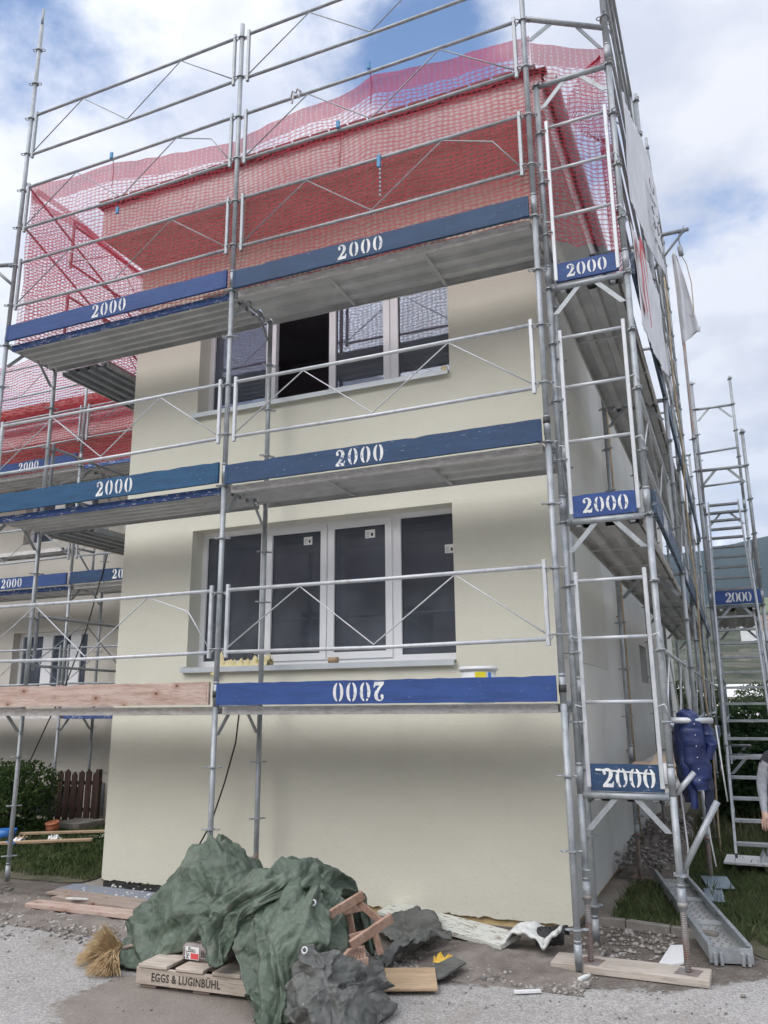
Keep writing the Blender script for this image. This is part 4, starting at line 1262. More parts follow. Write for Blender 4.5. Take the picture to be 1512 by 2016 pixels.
# second scaffold in front of the set-back house
XLs = (-5.5, -8.53, -11.56)
ln = ('first', 'second', 'third', 'fourth')
for i, x in enumerate(XLs[1:], 1):
    for k in range(4):
        z = 0 if k == 0 else 1.7 + 2.02 * (k - 1); h = 1.7 if k == 0 else 2.02
        frame((x, 3.77, z), 'steel frame at the left house, %s row from the cream corner, %s' % (ln[i - 1], ('on the ground', 'one storey up', 'two storeys up', 'three storeys up')[k]), .73, 0, h, foot=(.03 if k == 0 else None), group='steel frames at the left house', m='steel_dark' if k == 0 else 'steel', ledger=(k < 3), inner=(k < 3))
for i in range(2):
    x0, x1 = XLs[i + 1], XLs[i]
    L = x1 - x0
    side = ('nearest the cream corner', 'next to the left picture edge', 'outside on the far left')[i]
    for k, z in enumerate((1.7, 3.72, 5.74)):
        if k > 0 or i > 0:
            pass
        deck((x0, 3.77, z), 'platform of the left house scaffold, bay %s, %s level' % (side, levels[k]), L, .66, 0, 'platforms of the left house scaffold', edge='deck_edge' if (i + k) % 2 else 'blue_peel')
        if k > 0 and not (k == 2 and i == 0):
            toe((x0 + .04, 3.74, z + .01), 'blue 2000 board at the left house, bay %s, %s level' % (side, levels[k]), L - .08, .19, 0, 'boards of the left house scaffold', ('blue_d', 'blue_c', 'blue_a')[(i + k) % 3], num=(.37 if i == 0 else (.60 if k == 1 else .64)), rnd=40 + i * 3 + k)
        guard((x0, 3.77, z), 'guard rail of the left house scaffold, bay %s, %s level' % (side, levels[k]), L, 0, 'guard rails of the left house scaffold', m='steel')
        if k == 2: guard((x0, 3.77, z + 1), 'sky-high guard rail at the left house, bay %s' % side, L, 0, 'guard rails of the left house scaffold', m='steel')
deck((-11.4, 3.95, 4.42), 'narrow half-height bracket platform behind the rails of the left house scaffold', 2.45, .32, 0, None, ribs=2)
r_ = empty('scaffold_bracket', (-8.75, 3.95, 4.42), 'small dark bracket carrying the half-height platform', 'scaffold bracket')
b = MB(); b.tube([(0, .02, -.03), (.02, .5, -.03)], .02, 8); b.tube([(0, .1, -.03), (.02, .5, -.45)], .015, 8); b.tube([(0.02, .5, -.5), (.02, .5, .05)], .02, 8); b.build('arm', 'steel_dark', r_)
# ------------------------------------------------------------------ nets
def interp(xs, ys, x):
    if x <= xs[0]: return ys[0]
    for a, b_, c, d in zip(xs, xs[1:], ys, ys[1:]):
        if x <= b_: return c + (d - c) * (x - a) / (b_ - a)
    return ys[-1]
TX = [-6.02, -5.3, -4.66, -3.91, -3.18, -2.87, -2.27, -1.9, -1.51, -1.16, -0.64, -0.06, 0.03]
TZ = [7.88, 7.80, 7.80, 7.66, 7.58, 7.62, 7.72, 7.72, 7.83, 7.77, 7.70, 7.67, 7.68]
def fr(s, t):
    x = -6.0 + 6.03 * s
    zt = interp(TX, TZ, x) + .012 * noise.noise(Vector((x * 6, 0, 3)))
    z = zt + (5.80 - zt) * t
    y = .045 + .035 * noise.noise(Vector((x * 1.3, z * 1.6, 0))) + .018 * noise.noise(Vector((x * 5, z * 2.5, 7)))
    return (x, y + .03, z)
nf = surf('safety_net', fr, 150, 36, 'net_front', None, lambda s, t: (6.03 * s, 1.95 * t))
tag(nf, 'long red safety net stretched across the whole top of the front scaffold', 'safety net', 'red safety nets')
def sd(s, t):
    y = .08 + 3.7 * s
    zt = 7.80 - .10 * s + .05 * noise.noise(Vector((y * 2, 1, 5)))
    z = zt + (5.80 - zt) * t
    x = -5.96 + .14 * math.sin(s * math.pi) * math.sin(t * 2.6) + .10 * noise.noise(Vector((y * 1.7, z * 1.7, 3)))
    return (x, y, z)
tag(surf('safety_net', sd, 60, 30, 'net_side', None, lambda s, t: (3.7 * s, 2.0 * t)), 'slack red net running back along the left side, seen through the front net', 'safety net', 'red safety nets')
def fringe(y0, y1, z0, z1):
    b = MB()
    P = []
    for k in range(9):
        s = k / 8
        P.append((-5.93 + .03 * math.sin(s * 9), y0 + (y1 - y0) * s, z0 + (z1 - z0) * s + .02 * math.sin(s * 14)))
    b.tube(P, .035, 7)
    return b
tag(fringe(.1, 3.7, 7.80, 7.62).build('net_roll', 'net_plain'), 'rolled-up hem of the side net, dark red, sloping back at the far left', 'safety net')
# end net between the corner posts, with its gathered part
def en(s, t):
    x = .01 + .66 * s
    zt = 7.73 - .05 * s - .03 * math.sin(math.pi * s)
    zb = 5.70 - .10 * s + .06 * noise.noise(Vector((x * 9, 0, 2)))
    z = zt + (zb - zt) * t
    y = .22 + .30 * s + .05 * noise.noise(Vector((x * 4, z * 1.5, 4)))
    return (x, y, z)
tag(surf('safety_net', en, 24, 40, 'net_front', None, lambda s, t: (.75 * s, 2.05 * t)), 'red net closing the end of the side scaffold at the upper right', 'safety net', 'red safety nets')
def bunch(s, t):
    z = 7.42 - 1.0 * t
    wv = math.sin(math.pi * min(1, t * 1.15)) ** .7
    x = .63 - .33 * wv * (1 - s) - .02
    y = .33 - .05 * s + .09 * noise.noise(Vector((s * 5, t * 5, 1)))
    return (x + .02 * noise.noise(Vector((s * 8, t * 8, 9))), y, z)
tag(surf('safety_net', bunch, 16, 30, 'net_side', None, lambda s, t: (.9 * s, 1.6 * t)), 'bunched-up fold of red net hanging by the outer corner post', 'safety net')
def strip(s, t):
    a = s * 5.2
    z = 6.55 - 1.35 * t
    return (.60 + .06 * math.cos(a) + .02 * t, .30 + .10 * math.sin(a * .7) + .04 * noise.noise(Vector((s * 4, t * 7, 5))), z + .03 * noise.noise(Vector((s * 5, t * 3, 5))))
tag(surf('safety_net', strip, 12, 30, 'net_side', None, lambda s, t: (.4 * s, 1.4 * t)), 'narrow twisted strip of red net hanging down beside the banner', 'safety net')
def ln_(s, t):
    x = -14.6 + 9.2 * s
    zt = 7.95 + .06 * noise.noise(Vector((x, 0, 8)))
    z = zt + (5.74 - zt) * t
    return (x, 3.86 + .09 * noise.noise(Vector((x * .9, z * 1.2, 4))), z)
tag(surf('safety_net', ln_, 110, 24, 'net_left', None, lambda s, t: (9.2 * s, 2.2 * t)), 'pinkish red net on the left house scaffold in front of the tiled roof', 'safety net', 'red safety nets')
# straps and ties on the net
k = 0
for (x, z, ln2) in ((-4.7, 7.84, .40), (-1.52, 7.86, .42), (-1.85, 7.30, .45), (-4.55, 7.10, .0)):
    r_ = empty('net_tie', (x, -.02, z), ('tie cord on the net near the left end', 'blue-headed tie cord at the crest of the net', 'tie cord on the middle rail of the right bay', 'short blue tie on the rail near the left end')[k], 'tie', 'ties holding the red nets')
    b = MB(); b.box(-.018, .018, -.012, .012, -.05, .03, bev=.004); b.build('clip', 'tie_blue', r_)
    if ln2:
        b = MB(); b.tube([(0, .03, -.03), (.01, .045, -ln2 * .5), (.0, .04, -ln2)], .008, 6); b.build('cord', 'net_plain', r_)
    k += 1
r_ = empty('net_tie', (-1.42, -.02, 6.78), 'blue tie with a short chain hanging below the lower rail of the right bay', 'tie', 'ties holding the red nets')
b = MB(); b.box(-.018, .018, -.012, .012, -.10, .03, bev=.004); b.build('clip', 'tie_blue', r_)
b = MB()
for k in range(7): b.tube([(.01, .0, -.12 - k * .045), (.012, 0, -.145 - k * .045)], .010, 6)
b.build('chain', 'steel', r_)
r_ = empty('net_tie', (-2.33, -.02, 7.79), 'knotted grey cord on the upper rail left of the net crest', 'tie')
b = MB(); b.tube([(-.05, 0, .0), (-.03, -.02, .05), (0, 0, .03), (.03, -.02, .06), (.06, 0, .02)], .012, 6); b.tube([(-.02, -.01, .02), (-.03, -.02, -.10)], .009, 6); b.tube([(.04, -.01, .02), (.05, -.02, -.06)], .009, 6); b.build('cord', 'cable_white', r_)

# ------------------------------------------------------------------ banner, cloth, hoist
BX = .765
bn_ = empty('banner', (BX, 1.2, 6), 'large white banner with a red swirl along the outer side scaffold', 'banner')
def ban(s, t):
    y = .14 + 2.85 * s
    zt = 5.62 + .75 * s; zb = 4.70 + .55 * s + .10 * s * s
    z = zt + (zb - zt) * t
    return (.04 * s * s + .022 * noise.noise(Vector((y * 1.5, z * 1.5, 0))) + .012 * noise.noise(Vector((y * 8, z * 2.2, 0))), y - 1.2, z - 6)
surf('sheet', ban, 60, 60, 'tyvek', bn_, None, solid=.003)
bn2 = empty('banner', (BX, 1.2, 6.8), 'upper white banner with dark lettering hanging slack between the outer posts', 'banner')
def ban2(s, t):
    y = .25 + 2.75 * s
    zt = 6.95 + .85 * min(1, s * 1.5); zb = 5.90 + .72 * s
    z = zt + (zb - zt) * t
    return (.12 * s * s + .022 * noise.noise(Vector((y * 1.5, z * 1.5, 4))) + .012 * noise.noise(Vector((y * 8, z * 2.2, 5))), y - 1.2, z - 6.8)
surf('sheet', ban2, 60, 60, 'tyvek', bn2, None, solid=.003)
for s_, y, z, sz in (('U', 1.95, 7.12, .16), ('ur', 1.93, 6.96, .14), ('6 2', 1.90, 6.80, .14), ('396', 1.92, 6.64, .15), ('res', 2.0, 6.48, .15)):
    text(bn2, s_, sz, (.065 + .02, y - 1.2, z - 6.8), (.12, 1, 0), (0, 0, 1), 'ink', xs=2.4)
b = MB()
P = []
for k in range(15):
    a = R(40 + 200 * k / 14); P.append((.62 + .46 * math.cos(a), 5.25 + .42 * math.sin(a)))
for k in range(15):
    a = R(240 - 200 * k / 14); P.append((.66 + .38 * math.cos(a), 5.25 + .33 * math.sin(a)))
b.poly([(y - 1.2, z - 6) for y, z in P], .0015, ((.036, 0, 0), (0, 1, 0), (0, 0, 1), (1, 0, 0)))
b.build('red_swirl', 'red_print', bn_)
b = MB()
b.poly([(y - 1.2, z - 6) for y, z in ((.35, 5.45), (.44, 5.48), (.82, 4.98), (.74, 4.93))], .0015, ((.039, 0, 0), (0, 1, 0), (0, 0, 1), (1, 0, 0)))
b.build('red_stroke', 'red_print', bn_)
hr_ = empty('hoist_bracket', (.765, 3.15, 7.22), 'steel hoist arm with diagonal strut jutting out from the outer posts at the upper right', 'hoist bracket')
b = MB(); b.tube([(0, 0, 0), (.42, 0, .0)], .024, 10); b.box(.36, .37, -.01, .01, -.03, .06); b.build('arm', 'steel_dark', hr_)
b = MB(); b.tube([(.0, 0, -.42), (.36, 0, -.01)], .016, 8); b.build('strut', 'steel_dark', hr_)
b = MB(); b.tube([(0, 0, -.02), (0, 0, -.10)], .035, 10); b.build('clamp', 'steel_dark', hr_)
b = MB(); b.tube([(.31, 0, -.02), (.30, .01, -.12), (.31, 0, -.20)], .008, 6); b.tube([(.30, 0, -.20), (.31, 0, -.32)], .028, 8); b.build('pulley', 'steel', hr_)
b = MB(); b.tube([(1.075, 3.15, 6.9), (1.12, 3.2, 6.80), (1.15, 3.2, 6.55), (1.145, 3.2, 6.22), (1.12, 3.2, 6.12), (1.09, 3.2, 6.16)], .005, 6)
tag(b.build('rope', 'rope_tan'), 'thin rope loop hanging from the hoist arm against the sky', 'rope')
b = MB()
P = [Vector((.80, 4.9, 7.6)).lerp(Vector((.80, 4.9, .03)), k / 30) + Vector((.012 * math.sin(k * .8), 0, 0)) for k in range(31)]
b.tube(P, .011, 7)
tag(b.build('rope', 'rope_tan'), 'long tan rope hanging to the grass beside the ladder stairs', 'rope')
def clo(s, t):
    w = .22 * (.22 + .78 * t ** .8)
    x = .98 + .0 * t + w * s - .02 * (1 - t)
    z = 7.12 - 1.22 * t + (.20 * s if t > .9 else 0) * (t - .9) * 10
    return (x, 3.45 + .03 * math.sin(s * 9 + t * 3) + .02 * noise.noise(Vector((s * 4, t * 5, 2))), z)
tag(surf('cloth', clo, 18, 40, 'tyvek', None, None, solid=.004), 'grey white strip of cloth hanging from the outer posts at the upper right', 'cloth')

# ------------------------------------------------------------------ stair tower at the right
TG = 'steel frames of the stair tower'
for y, zs, nm in ((6.2, (1.1, 3.1), 'near'), (9.2, (1.1, 3.1, 5.1), 'far')):
    for z in zs:
        f = frame((1.60, y, z), 'tower frame beside the ladder stairs, %s row, %s' % (nm, {1.1: 'lowest', 3.1: 'middle', 5.1: 'top'}[z]), .66, R(90), 2.0, group=TG, top=(.55 if z == zs[-1] else 0))
    f = frame((1.60, y, 0), 'tower frame standing on the grass, %s row' % nm, .66, R(90), 1.1, group=TG, foot=.3, rings=False)
toe((.99, 6.16, 3.12), 'far blue 2000 board across the stair tower landing', .60, .19, m='blue_royal', num=.52, nh=.135, pitch=.62, group='short end boards', rnd=51)
deck((1.60, 6.2, 3.08), 'landing platform of the stair tower', 3.0, .58, R(90), None, ribs=2)
def flight(label, x0, x1, y0, z0, y1, z1, n, m='steel'):
    root = empty('ladder_stair', (x0, y0, z0), label, 'stairs', 'flights of the stair tower')
    for x in (x0 + .02, x1 - .02):
        b = MB(); b.box(x - .014, x + .014, y0 - .03, y0 + .03, z0 - .1, z0 - .09)
        b.bm.free(); b.bm = bmesh.new()
        d = Vector((0, y1 - y0, z1 - z0)).normalized(); nn = Vector((0, -d.z, d.y)) * .035
        A, B_ = Vector((x, y0, z0)) - d * .15, Vector((x, y1, z1)) + d * .1
        for o in (-.012, .012): pass
        vs = [p + nn * s + Vector((o, 0, 0)) for p in (A, B_) for s in (-1, 1) for o in (-.012, .012)]
        v = [b.bm.verts.new(q) for q in vs]
        for f in ((0, 1, 3, 2), (4, 6, 7, 5), (0, 4, 5, 1), (2, 3, 7, 6), (0, 2, 6, 4), (1, 5, 7, 3)): b.bm.faces.new([v[i] for i in f])
        b.build('stringer', m, root, (x0, y0, z0))
    for k in range(n):
        t = k / (n - 1)
        y = y0 + (y1 - y0) * t; z = z0 + (z1 - z0) * t
        b = MB(); b.box(x0 + .035, x1 - .035, y - .06, y + .06, z - .014, z + .014); b.build('tread', m, root, (x0, y0, z0))
    return root
flight('lower flight of ladder-like steel stairs rising from the grass', .97, 1.50, 3.35, .40, 6.2, 2.95, 14, 'steel')
flight('upper flight of ladder-like steel stairs above the far 2000 board', .99, 1.52, 6.3, 3.35, 9.0, 5.2, 10, 'steel_dark')
for z, y, nm in ((5.1, 6.2, 'upper'), (5.35, 6.25, 'uppermost')):
    pass
b = MB(); b.tube([(.96, 6.18, 5.35), (1.52, 6.18, 5.38)], .0165, 8); b.tube([(.99, 6.18, 4.85), (1.5, 6.18, 4.87)], .0165, 8); b.tube([(1.0, 6.18, 4.8), (1.0, 6.18, 5.4)], .013, 6)
tag(b.build('guard_rail', 'steel'), 'small square guard of the stair tower against the clouds', 'guard rail')
r_ = empty('scaffold_post', (.94, 6.2, 0.0), 'rusty brown inner post beside the stairs', 'scaffold post')
b = MB(); b.tube([(0, .12, .3), (0, .12, 7.2)], .024, 10); b.build('post', 'steel_rusty', r_)

for x, nm in ((1.60, 'outer'), (.97, 'inner')):
    for z, zn in ((1.1, 'lower'), (3.1, 'upper')):
        guard((x, 6.2, z), 'guard rail of the stair tower, %s side, %s level' % (nm, zn), 3.0, R(90), 'guard rails of the stair tower')
for k, (a_, c_) in enumerate((((1.0, 3.3, 1.35), (1.0, 6.2, 3.9)), ((1.50, 3.3, 1.35), (1.50, 6.2, 3.9)))):
    b = MB(); b.tube([a_, c_], .016, 8); tag(b.build('handrail', 'steel'), 'slanting handrail on the %s side of the lower stairs' % ('inner', 'outer')[k], 'handrail', 'handrails of the stairs')
# tubes and braces near the right corner
b = MB(); b.tube([(.70, .16, .655), (.968, .22, 1.12)], .0225, 12); o = b.build('tube', 'steel'); o.name = 'brace_tube'
tag(o, 'short diagonal tube leaning outwards from the near outer corner post', 'scaffold tube', 'loose scaffold tubes')
b = MB(); b.tube([(.709, .18, 1.165), (.838, .22, 1.305)], .020, 10); o = b.build('brace_tube', 'steel_bright')
tag(o, 'stubby bright tube clamped below the blue jacket', 'scaffold tube', 'loose scaffold tubes')
b = MB(); b.tube([(.70, .16, 1.66), (.99, .24, 1.655)], .0205, 12); o = b.build('brace_tube', 'steel_bright')
tag(o, 'horizontal tube that carries the blue jacket', 'scaffold tube', 'loose scaffold tubes')
for i, (p, lab) in enumerate(((((.73, .3, 1.2), (.745, .3, .8), (.73, .25, .62)), 'white cord hanging nearest the near outer corner post'), (((.86, .7, 1.25), (.88, .7, .8), (.90, .7, .62)), 'white cord hanging behind the diagonal tube'), (((.98, 1.2, 1.6), (1.0, 1.2, 1.2), (1.01, 1.2, 1.02)), 'white cord right of the hanging jacket'))):
    b = MB(); b.tube(p, .006, 6); tag(b.build('cord', 'cable_white'), lab, 'cord', 'white cords below the jacket')

# jacket
jk = empty('jacket', (.835, .26, 1.66), 'blue quilted work jacket hung over the tube beside the corner post', 'jacket')
def puff(cx, cy, pts, m, name, sq=14, dep=.07, nn=18, ring_=.0):
    """closed soft tube through (x,z,halfwidth,halfdepth)"""
    V = []; F = []
    N_ = 44
    for j in range(N_ + 1):
        t = j / N_
        k = t * (len(pts) - 1); i0 = min(int(k), len(pts) - 2); f = k - i0
        x, z, hw, hd = [pts[i0][q] + (pts[i0 + 1][q] - pts[i0][q]) * (f * f * (3 - 2 * f)) for q in range(4)]
        q = 1 - .07 * abs(math.sin(t * sq * math.pi)) if sq else 1
        for i in range(nn):
            a = 2 * math.pi * i / nn
            r = (1 + .34 * noise.noise(Vector((math.cos(a) * 1.5 + cx, math.sin(a) * 1.5, t * 6 + cx * 7))) - .22 * abs(noise.noise(Vector((math.cos(a) * 4 + cx, math.sin(a) * 4, t * 4)))))
            V.append(((cx + x) * .9 + hw * .88 * math.cos(a) * r, cy + hd * math.sin(a) * r * (q if sq else 1) + .01 * noise.noise(Vector((a, t * 6, cx))), z))
    for j in range(N_):
        for i in range(nn):
            F.append((j * nn + i, j * nn + (i + 1) % nn, (j + 1) * nn + (i + 1) % nn, (j + 1) * nn + i))
    F.append(tuple(range(nn))); F.append(tuple(N_ * nn + i for i in range(nn))[::-1])
    me = bpy.data.meshes.new(name); me.from_pydata(V, [], F); me.polygons.foreach_set('use_smooth', [True] * len(me.polygons)); me.materials.append(M[m])
    o = bpy.data.objects.new(name, me); C.objects.link(o); o.parent = jk if name in ('body', 'sleeve', 'lining', 'collar') else None
    return o
puff(.0, -.0, [(-.01, .075, .035, .05), (-.01, .045, .085, .075), (.01, -.06, .110, .085), (.02, -.18, .098, .075), (.02, -.30, .100, .08), (.035, -.40, .085, .07), (.05, -.47, .06, .05)], 'jacket_blue', 'body', 11)
puff(-.075, .02, [(.01, .0, .05, .05), (-.005, -.14, .052, .05), (.015, -.30, .045, .05), (.045, -.48, .036, .04), (.055, -.60, .030, .03)], 'jacket_blue', 'sleeve', 9)
puff(.085, .03, [(.0, .02, .045, .05), (.035, -.10, .052, .05), (.055, -.17, .045, .05), (.03, -.27, .035, .04)], 'jacket_blue', 'sleeve', 6)
puff(.085, .02, [(-.02, -.30, .045, .04), (.01, -.46, .042, .04), (.0, -.60, .034, .03), (-.02, -.68, .020, .02)], 'jacket_navy', 'lining', 0)
puff(-.085, .04, [(-.02, -.08, .04, .04), (-.01, -.30, .045, .04), (.01, -.46, .04, .03), (.02, -.56, .03, .02)], 'jacket_navy', 'lining', 0)
b = MB()
for k in range(6): b.tube([(.035, -.088, -.40 + k * .075), (.035, -.097, -.40 + k * .075)], .004, 6)
b.build('snap_button', 'cable_white', jk)
# things on the lowest side deck
b = MB(); b.box(.12, .62, .9, 3.0, 1.175, 1.20); tag(b.build('formwork_panel', 'wood_form'), 'pale wooden panel lying on the lowest side platform', 'panel', 'pale wooden panels on the side platform')
b = MB(); b.box(.30, .55, 2.0, 3.9, 1.215, 1.235, rot=Matrix.Rotation(.06, 3, 'Z')); tag(b.build('formwork_panel', 'wood_form'), 'narrow wooden board lying crosswise on the pale panel', 'panel', 'pale wooden panels on the side platform')
b = MB(); b.box(.55, .75, 5.4, 5.43, 1.18, 1.42); tag(b.build('barrier_board', 'orange_bright'), 'orange scrap behind the hanging jacket', 'scrap')
b = MB(); b.tube([(.60, .75, 1.18), (.60, .75, 1.33)], .05, 12); tag(b.build('paint_tin', 'plastic_white'), 'small white tin standing on the lowest side platform by the post', 'tin')

# ------------------------------------------------------------------ bucket, sill clutter
bk = empty('bucket', (-.755, .40, 1.79), 'white oval plastic bucket with yellow label on the lowest platform', 'bucket')
b = MB(); 
V = []
def oval(b, rx, ry, z0, z1, rx2, ry2, n=28):
    a_ = [b.bm.verts.new((rx * math.cos(2 * math.pi * k / n), ry * math.sin(2 * math.pi * k / n), z0)) for k in range(n)]
    c_ = [b.bm.verts.new((rx2 * math.cos(2 * math.pi * k / n), ry2 * math.sin(2 * math.pi * k / n), z1)) for k in range(n)]
    for k in range(n):
        f = b.bm.faces.new((a_[k], a_[(k + 1) % n], c_[(k + 1) % n], c_[k])); f.smooth = True
    b.bm.faces.new(a_[::-1]); b.bm.faces.new(c_)
oval(b, .125, .10, 0, .26, .148, .118); b.build('body', 'plastic_white', bk)
b = MB(); oval(b, .158, .126, .255, .292, .158, .126); oval(b, .166, .134, .268, .276, .166, .134); b.build('lid', 'plastic_white', bk)
b = MB(); b.box(.01, .10, -.128, -.124, .10, .245); b.build('label', 'plastic_yellow', bk)
b = MB(); b.box(.112, .135, -.102, -.098, .17, .24); b.box(.105, .107, -.115, -.111, .1, .2); b.build('label', 'plastic_blue', bk)
def crumple(name, cx, cy, cz, sx, sy, sz, m, label, cat, seed=0, nu=26, nv=12, group=None):
    def f(s, t):
        x = (s - .5) * sx; y = (t - .5) * sy
        z = abs(noise.noise(Vector((s * 6, t * 3, seed)))) * sz * 1.9 + abs(noise.noise(Vector((s * 15, t * 8, seed + 3)))) * sz * .8
        return (cx + x + .012 * noise.noise(Vector((s * 20, t * 9, seed))), cy + y, cz + z * math.sin(math.pi * min(1, max(0, t * 1.0))) ** .4)
    return tag(surf(name, f, nu, nv, m, None, None, smooth=False), label, cat, group)
crumple('masking_film', -3.42, 1.04, 2.184, .62, .14, .09, 'yellow_film', 'crumpled yellowish masking film lying on the lower window sill', 'film', 4, 36, 10)
crumple('masking_film', -3.70, .945, 2.10, .10, .02, .05, 'yellow_film', 'scrap of yellow film hanging over the sill left of the post', 'film', 8, 10, 4)
b = MB(); b.tube([(-2.44, 1.02, 2.215), (-2.34, 1.02, 2.215)], .028, 12); tag(b.build('tape_roll', 'wood_ply'), 'short tan roll lying on the lower sill under the middle panes', 'roll')
b = MB(); b.box(-1.19, -1.13, .94, 1.0, 4.955, 5.02, bev=.01); tag(b.build('masking_film', 'yellow_film'), 'small yellowish scrap at the right end of the upper sill', 'film')

# cables
b = MB(); b.tube([(-3.27, .76, 1.75), (-3.30, .76, 1.45), (-3.41, .76, 1.08), (-3.55, .76, .70), (-3.76, .76, .37), (-3.95, .80, .12), (-4.1, .82, .03)], .0075, 6)
tag(b.build('cable', 'cable_black'), 'black cable sagging from the lowest platform down to the tarpaulin', 'cable')
b = MB(); b.tube([(-7.74, 3.70, 4.15), (-8.05, 3.70, 2.98), (-8.45, 3.70, 1.98), (-8.67, 3.70, 1.60), (-9.1, 3.70, .75), (-9.3, 3.7, .2)], .010, 6)
tag(b.build('cable', 'cable_black'), 'black cable hanging in front of the left house scaffold', 'cable')

# ------------------------------------------------------------------ ground things, right
sw = empty('sole_plank', (.325, .13, 0.01), 'thick pale wooden plank under the feet of the corner scaffold', 'plank', rz=R(-1))
b = MB(); b.box(-.52, .50, -.13, .13, 0, .048, bev=.004); b.build('plank', 'wood_sill', sw)
al = empty('steel_platform', (.64, 1.9, .02), 'perforated steel platform lying upside down in the grass by the corner post', 'scaffold platform', rz=math.atan2(.793 - 3.375, 1.074 - .483) + R(90))
b = MB()
LL = 1.36; WW = .145
b.box(-WW, WW, -LL, LL, .02, .026)
nface = len(b.bm.faces)
for i in range(-1, 2):
    for k in range(42):
        y = -LL + .12 + k * .06
        b.box(i * .06 - .008 + (.0 if k % 2 else .02), i * .06 + .008 + (.0 if k % 2 else .02), y, y + .035, .0265, .029)
pa = b.build('panel', 'deck_steel', al); pa.data.materials.append(M['steel_dark'])
for p in pa.data.polygons:
    if p.index >= nface: p.material_index = 1
for s in (-1, 1):
    b = MB(); b.box(s * WW - (.012 if s > 0 else 0), s * WW + (0 if s > 0 else .012), -LL, LL, .026, .11); b.box(s * WW - (.03 if s > 0 else 0), s * WW + (0 if s > 0 else .03), -LL, LL, .11, .115); b.build('side_channel', 'steel', al)
for y in (-.45, .35, .95):
    b = MB(); b.box(-WW + .013, WW - .013, y, y + .03, .03, .06); b.build('cross_bar', 'steel_bright', al)
b = MB(); b.box(-WW, WW, -LL - .012, -LL - .001, .0, .10)
for x in (-.09, .09): b.box(x - .03, x - .01, -LL - .05, -LL - .0125, -.005, .07); b.box(x + .01, x + .03, -LL - .05, -LL - .0125, -.005, .07)
b.build('end_plate', 'steel', al)
b = MB(); b.poly([(0, 0), (.06, .50), (.15, .53), (.17, .16)], .012, ((.47, .27, .012), (1, 0, .0), (0, 1, .05), (0, 0, 1))); tag(b.build('panel_scrap', 'plastic_white'), 'white offcut leaning behind the wooden sole plank', 'offcut')
b = MB(); b.box(.86, 1.62, 3.75, 4.25, .13, .15, rot=Matrix.Rotation(-.05, 3, 'Z')); tag(b.build('white_panel', 'plastic_white'), 'white panel lying in the grass by the person', 'panel')
crumple('wire_bundle', 1.30, 3.95, .15, .18, .2, .12, 'steel', 'tangle of wire and clamps on the white panel', 'wire', 12, 12, 10)
def shee(cx, cy, sx, sy, r, seed, label):
    def f(s, t):
        x, y = (s - .5) * sx, (t - .5) * sy
        return (cx + x * math.cos(r) - y * math.sin(r), cy + x * math.sin(r) + y * math.cos(r), .085 + .02 * noise.noise(Vector((s * 2, t * 2, seed))) + .03 * t)
    tag(surf('plastic_sheet', f, 14, 10, 'sheet_blue', None, None, solid=.003), label, 'plastic sheet', 'blue grey sheets in the grass')
shee(.80, 2.95, .24, .42, .2, 1, 'upper blue grey plastic sheet lying in the grass behind the steel platform')
shee(.79, 2.35, .16, .40, .1, 5, 'lower blue grey plastic sheet lying in the grass behind the steel platform')
cb = MB(); 
P = [(-.15, 1.32), (.15, 1.30), (.5, 1.22), (.85, 1.15)]
for a, c in zip(P, P[1:]):
    d = Vector((c[0] - a[0], c[1] - a[1], 0)); m_ = math.atan2(d.y, d.x)
    cb.box((a[0] + c[0]) / 2 - d.length / 2 + .004, (a[0] + c[0]) / 2 + d.length / 2 - .004, (a[1] + c[1]) / 2 - .03, (a[1] + c[1]) / 2 + .03, 0, .075, rot=Matrix.Rotation(m_, 3, 'Z'), bev=.008)
tag(cb.build('kerb', 'curb'), kind='structure')
